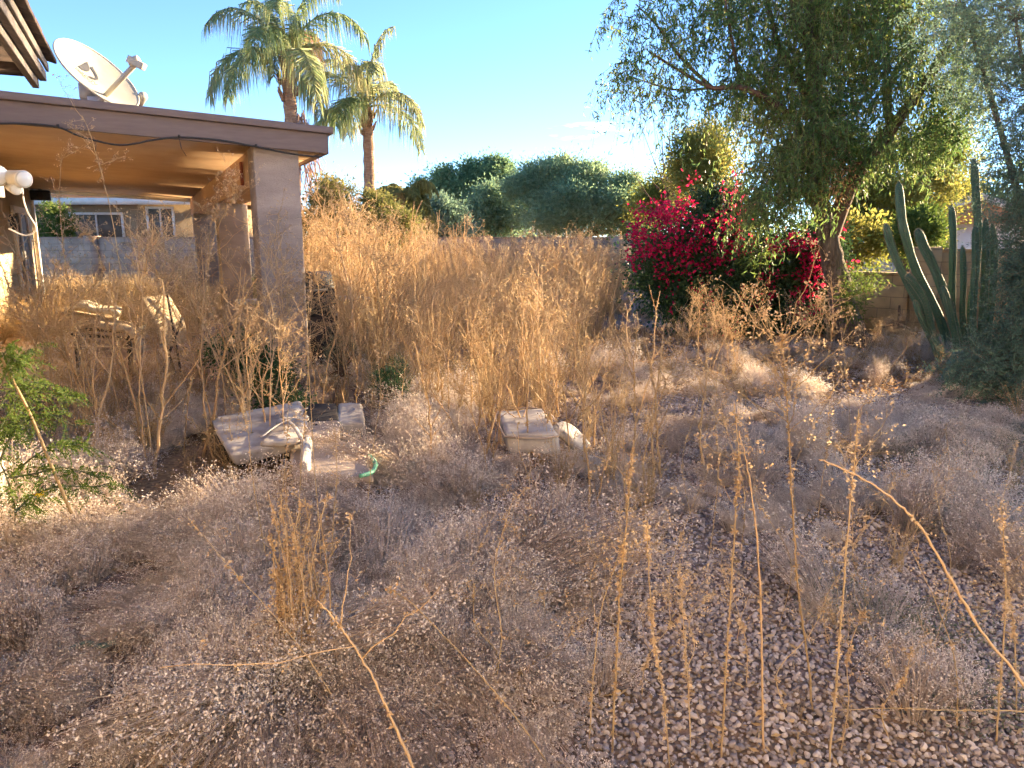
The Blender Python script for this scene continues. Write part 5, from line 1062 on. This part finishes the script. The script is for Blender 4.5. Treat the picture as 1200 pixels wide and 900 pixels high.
# golden clump left of centre
cl = G(358, 800); ct = thing('golden_weed_clump', 'upright clump of golden crinkled weeds standing in the near grey mat', 'weed', (cl.x, cl.y, 0)); st, hd = MB(), MB(); rng = np.random.default_rng(5)
for k in range(26):
    a = rng.random()*6.28; b0 = np.array([cl.x+math.cos(a)*.11*rng.random()+rng.normal()*.02, cl.y+math.sin(a)*.08*rng.random(), -.01]); h = .35+.45*rng.random(); dx = rng.normal()*.05; P = np.array([b0+np.array([dx*t*t, rng.normal()*.006, h*t]) for t in np.linspace(0, 1, 10)])
    st.tube(P, np.linspace(.0042, .0018, 10), 5, cap=False); crinkle(hd, P, 70, .020, .009, rng)
    for c in range(4):
        j = P[rng.integers(5, 10)]; e = j+rng.normal(size=3)*.05+np.array([0, 0, .04]); st.tube([j, (j+e)/2, e], .0009, 3, cap=False); seedhead(hd, e, .008, 8, .010, rng)
st.build('stem', M['goldstraw'], ct); hd.build('dry_leaves', M['goldstraw'], ct)

# green shrub at the left edge by the post
rng = np.random.default_rng(66); sb = G(12, 655); sy_ = sb.y
gs = thing('leafy_shrub', 'fresh green shrub with a pale leaning stem at left edge by the post', 'shrub', (sb.x, sy_, 0)); st, lf_, yf = MB(), MB(), MB()
BR = [[(14, 640), (18, 600), (8, 560), (-6, 530), (-30, 480)], [(18, 600), (40, 580), (70, 570), (110, 570), (128, 566)], [(10, 560), (40, 535), (70, 520), (105, 525)], [(0, 540), (20, 500), (50, 485), (90, 500)], [(-10, 520), (20, 470), (50, 460), (95, 465)], [(-10, 470), (5, 440), (20, 420), (35, 412)],
      [(18, 610), (25, 605), (38, 600), (45, 612)], [(12, 560), (40, 555), (75, 548), (118, 560)], [(-10, 500), (10, 460), (40, 450), (80, 455)], [(-20, 460), (-8, 430), (5, 415), (10, 405)], [(14, 600), (40, 590), (60, 585)], [(-20, 520), (10, 505), (30, 490)]]
for i, pth in enumerate(BR):
    P = smooth_path([D(a, b, sy_+rng.normal()*.06+.02*i*(-1)**i) for a, b in pth], 6); st.tube(P, np.linspace(.006, .002, len(P)), 5, cap=False)
    A = np.array([tuple(p) for p in P]); m = 30
    for k in range(m):        # pinnate sprigs along the branch
        f = .2+.8*rng.random(); j = A[int(f*(len(A)-1))]; d = nrmz(np.array([rng.normal()+.5, rng.normal(), rng.normal()*.5-.1])); L = .06+.09*rng.random(); q = j[None]+d[None]*np.linspace(.15, 1, 12)[:, None]*L+np.array([0, 0, -.35])*(np.linspace(0, 1, 12)**2)[:, None]*L
        st.stems(j[None], (j+q[-1])[None]/2, q[-1][None], .0008, 2); sdv = nrmz(np.cross(d, rng.normal(size=3)))
        for sg in (-1, 1): lf_.leaves(q, sg*sdv+d*.6+rng.normal(size=(12, 3))*.15, .020, .007, rng)
pa = smooth_path([D(84, 602, sy_-.15), D(60, 545, sy_-.15), D(35, 485, sy_-.15), D(12, 440, sy_-.15), D(-5, 405, sy_-.15)]); stp = MB(); stp.tube(pa, np.linspace(.008, .005, len(pa)), 7); 
st.build('stem', M['bluegreen'], gs); lf_.build('foliage', M['fern'], gs); stp.build('pale_stem', M['straw'], gs)
yf.leaves(np.array([tuple(D(47, 578, sy_-.1))]*14)+rng.normal(size=(14, 3))*.012, rng.normal(size=(14, 3)), .02, .012, rng); yf.build('blossom', surf('yellow_petal', (.6, .42, .02), (.7, .5, .03)), gs)

# dark green bits near the near column and among the thicket
leafy('green_shrub', 'low dark green shrub at the foot of the near column', tuple(G(290, 470)), .015, [(D(275, 415, 6.9), (.28, .2, .15), 1), (D(300, 425, 6.8), (.2, .15, .12), .8), (D(320, 455, 6.2), (.16, .12, .2), 1.2), (D(330, 480, 6.1), (.2, .12, .12), .8)], 90, 16, .06, .035, .014, M['lowgreen'], 71, cat='shrub')
leafy('green_weed', 'slender olive green weed standing at left of the thicket', tuple(G(455, 500)), .008, [(D(460, 455, 6.2), (.12, .1, .24), 1)], 60, 14, .05, .05, .006, M['lowgreen'], 72, cat='weed', droop=-1)
leafy('green_weed', 'thin bluish weed spray leaning in front of the grill', tuple(G(388, 482)), .008, [(D(400, 425, 7.0), (.16, .1, .22), 1)], 60, 12, .06, .04, .005, M['bluegreen'], 73, cat='weed', droop=-1)
# sparse grey-green sprigs at mid right, and low sage shrubs under the palo verde
mb = MB(); tw2 = MB(); rng = np.random.default_rng(81)
foliage(mb, [(tuple(G(1150, 560, .12)), (.55, .5, .16), 1), (tuple(G(1200, 520, .15)), (.6, .5, .2), 1), (tuple(G(1080, 540, .08)), (.4, .5, .10), .6), (tuple(G(1180, 620, .1)), (.4, .3, .12), .6), (tuple(G(1080, 740, .03)), (.45, .3, .03), 1.1), (tuple(G(1000, 700, .03)), (.3, .25, .03), .6), (tuple(G(1150, 830, .03)), (.3, .2, .03), .6)], 200, 12, .05, .014, .005, rng, 0, .1)
tag(mb.build('sparse_sprigs', M['bluegreen']), 'sparse grey-green sprigs on gravel at the middle right', 'ground plants', kind='stuff')
# branch on the ground by the wall
mb = MB(); limb(mb, [D(1035, 382, 11.2), D(1050, 380, 11.2), D(1062, 384, 11.1), D(1070, 392, 11.)], .035, .02, 7); limb(mb, [D(1054, 380, 11.2), D(1054, 358, 11.3)], .025, .015, 6)
tag(mb.build('dead_branch', M['darkbark']), 'dark dead branch lying against the lower tan wall', 'branch')
for o in pan+stk+bru: pass
print('OBJS', len(bpy.data.objects))
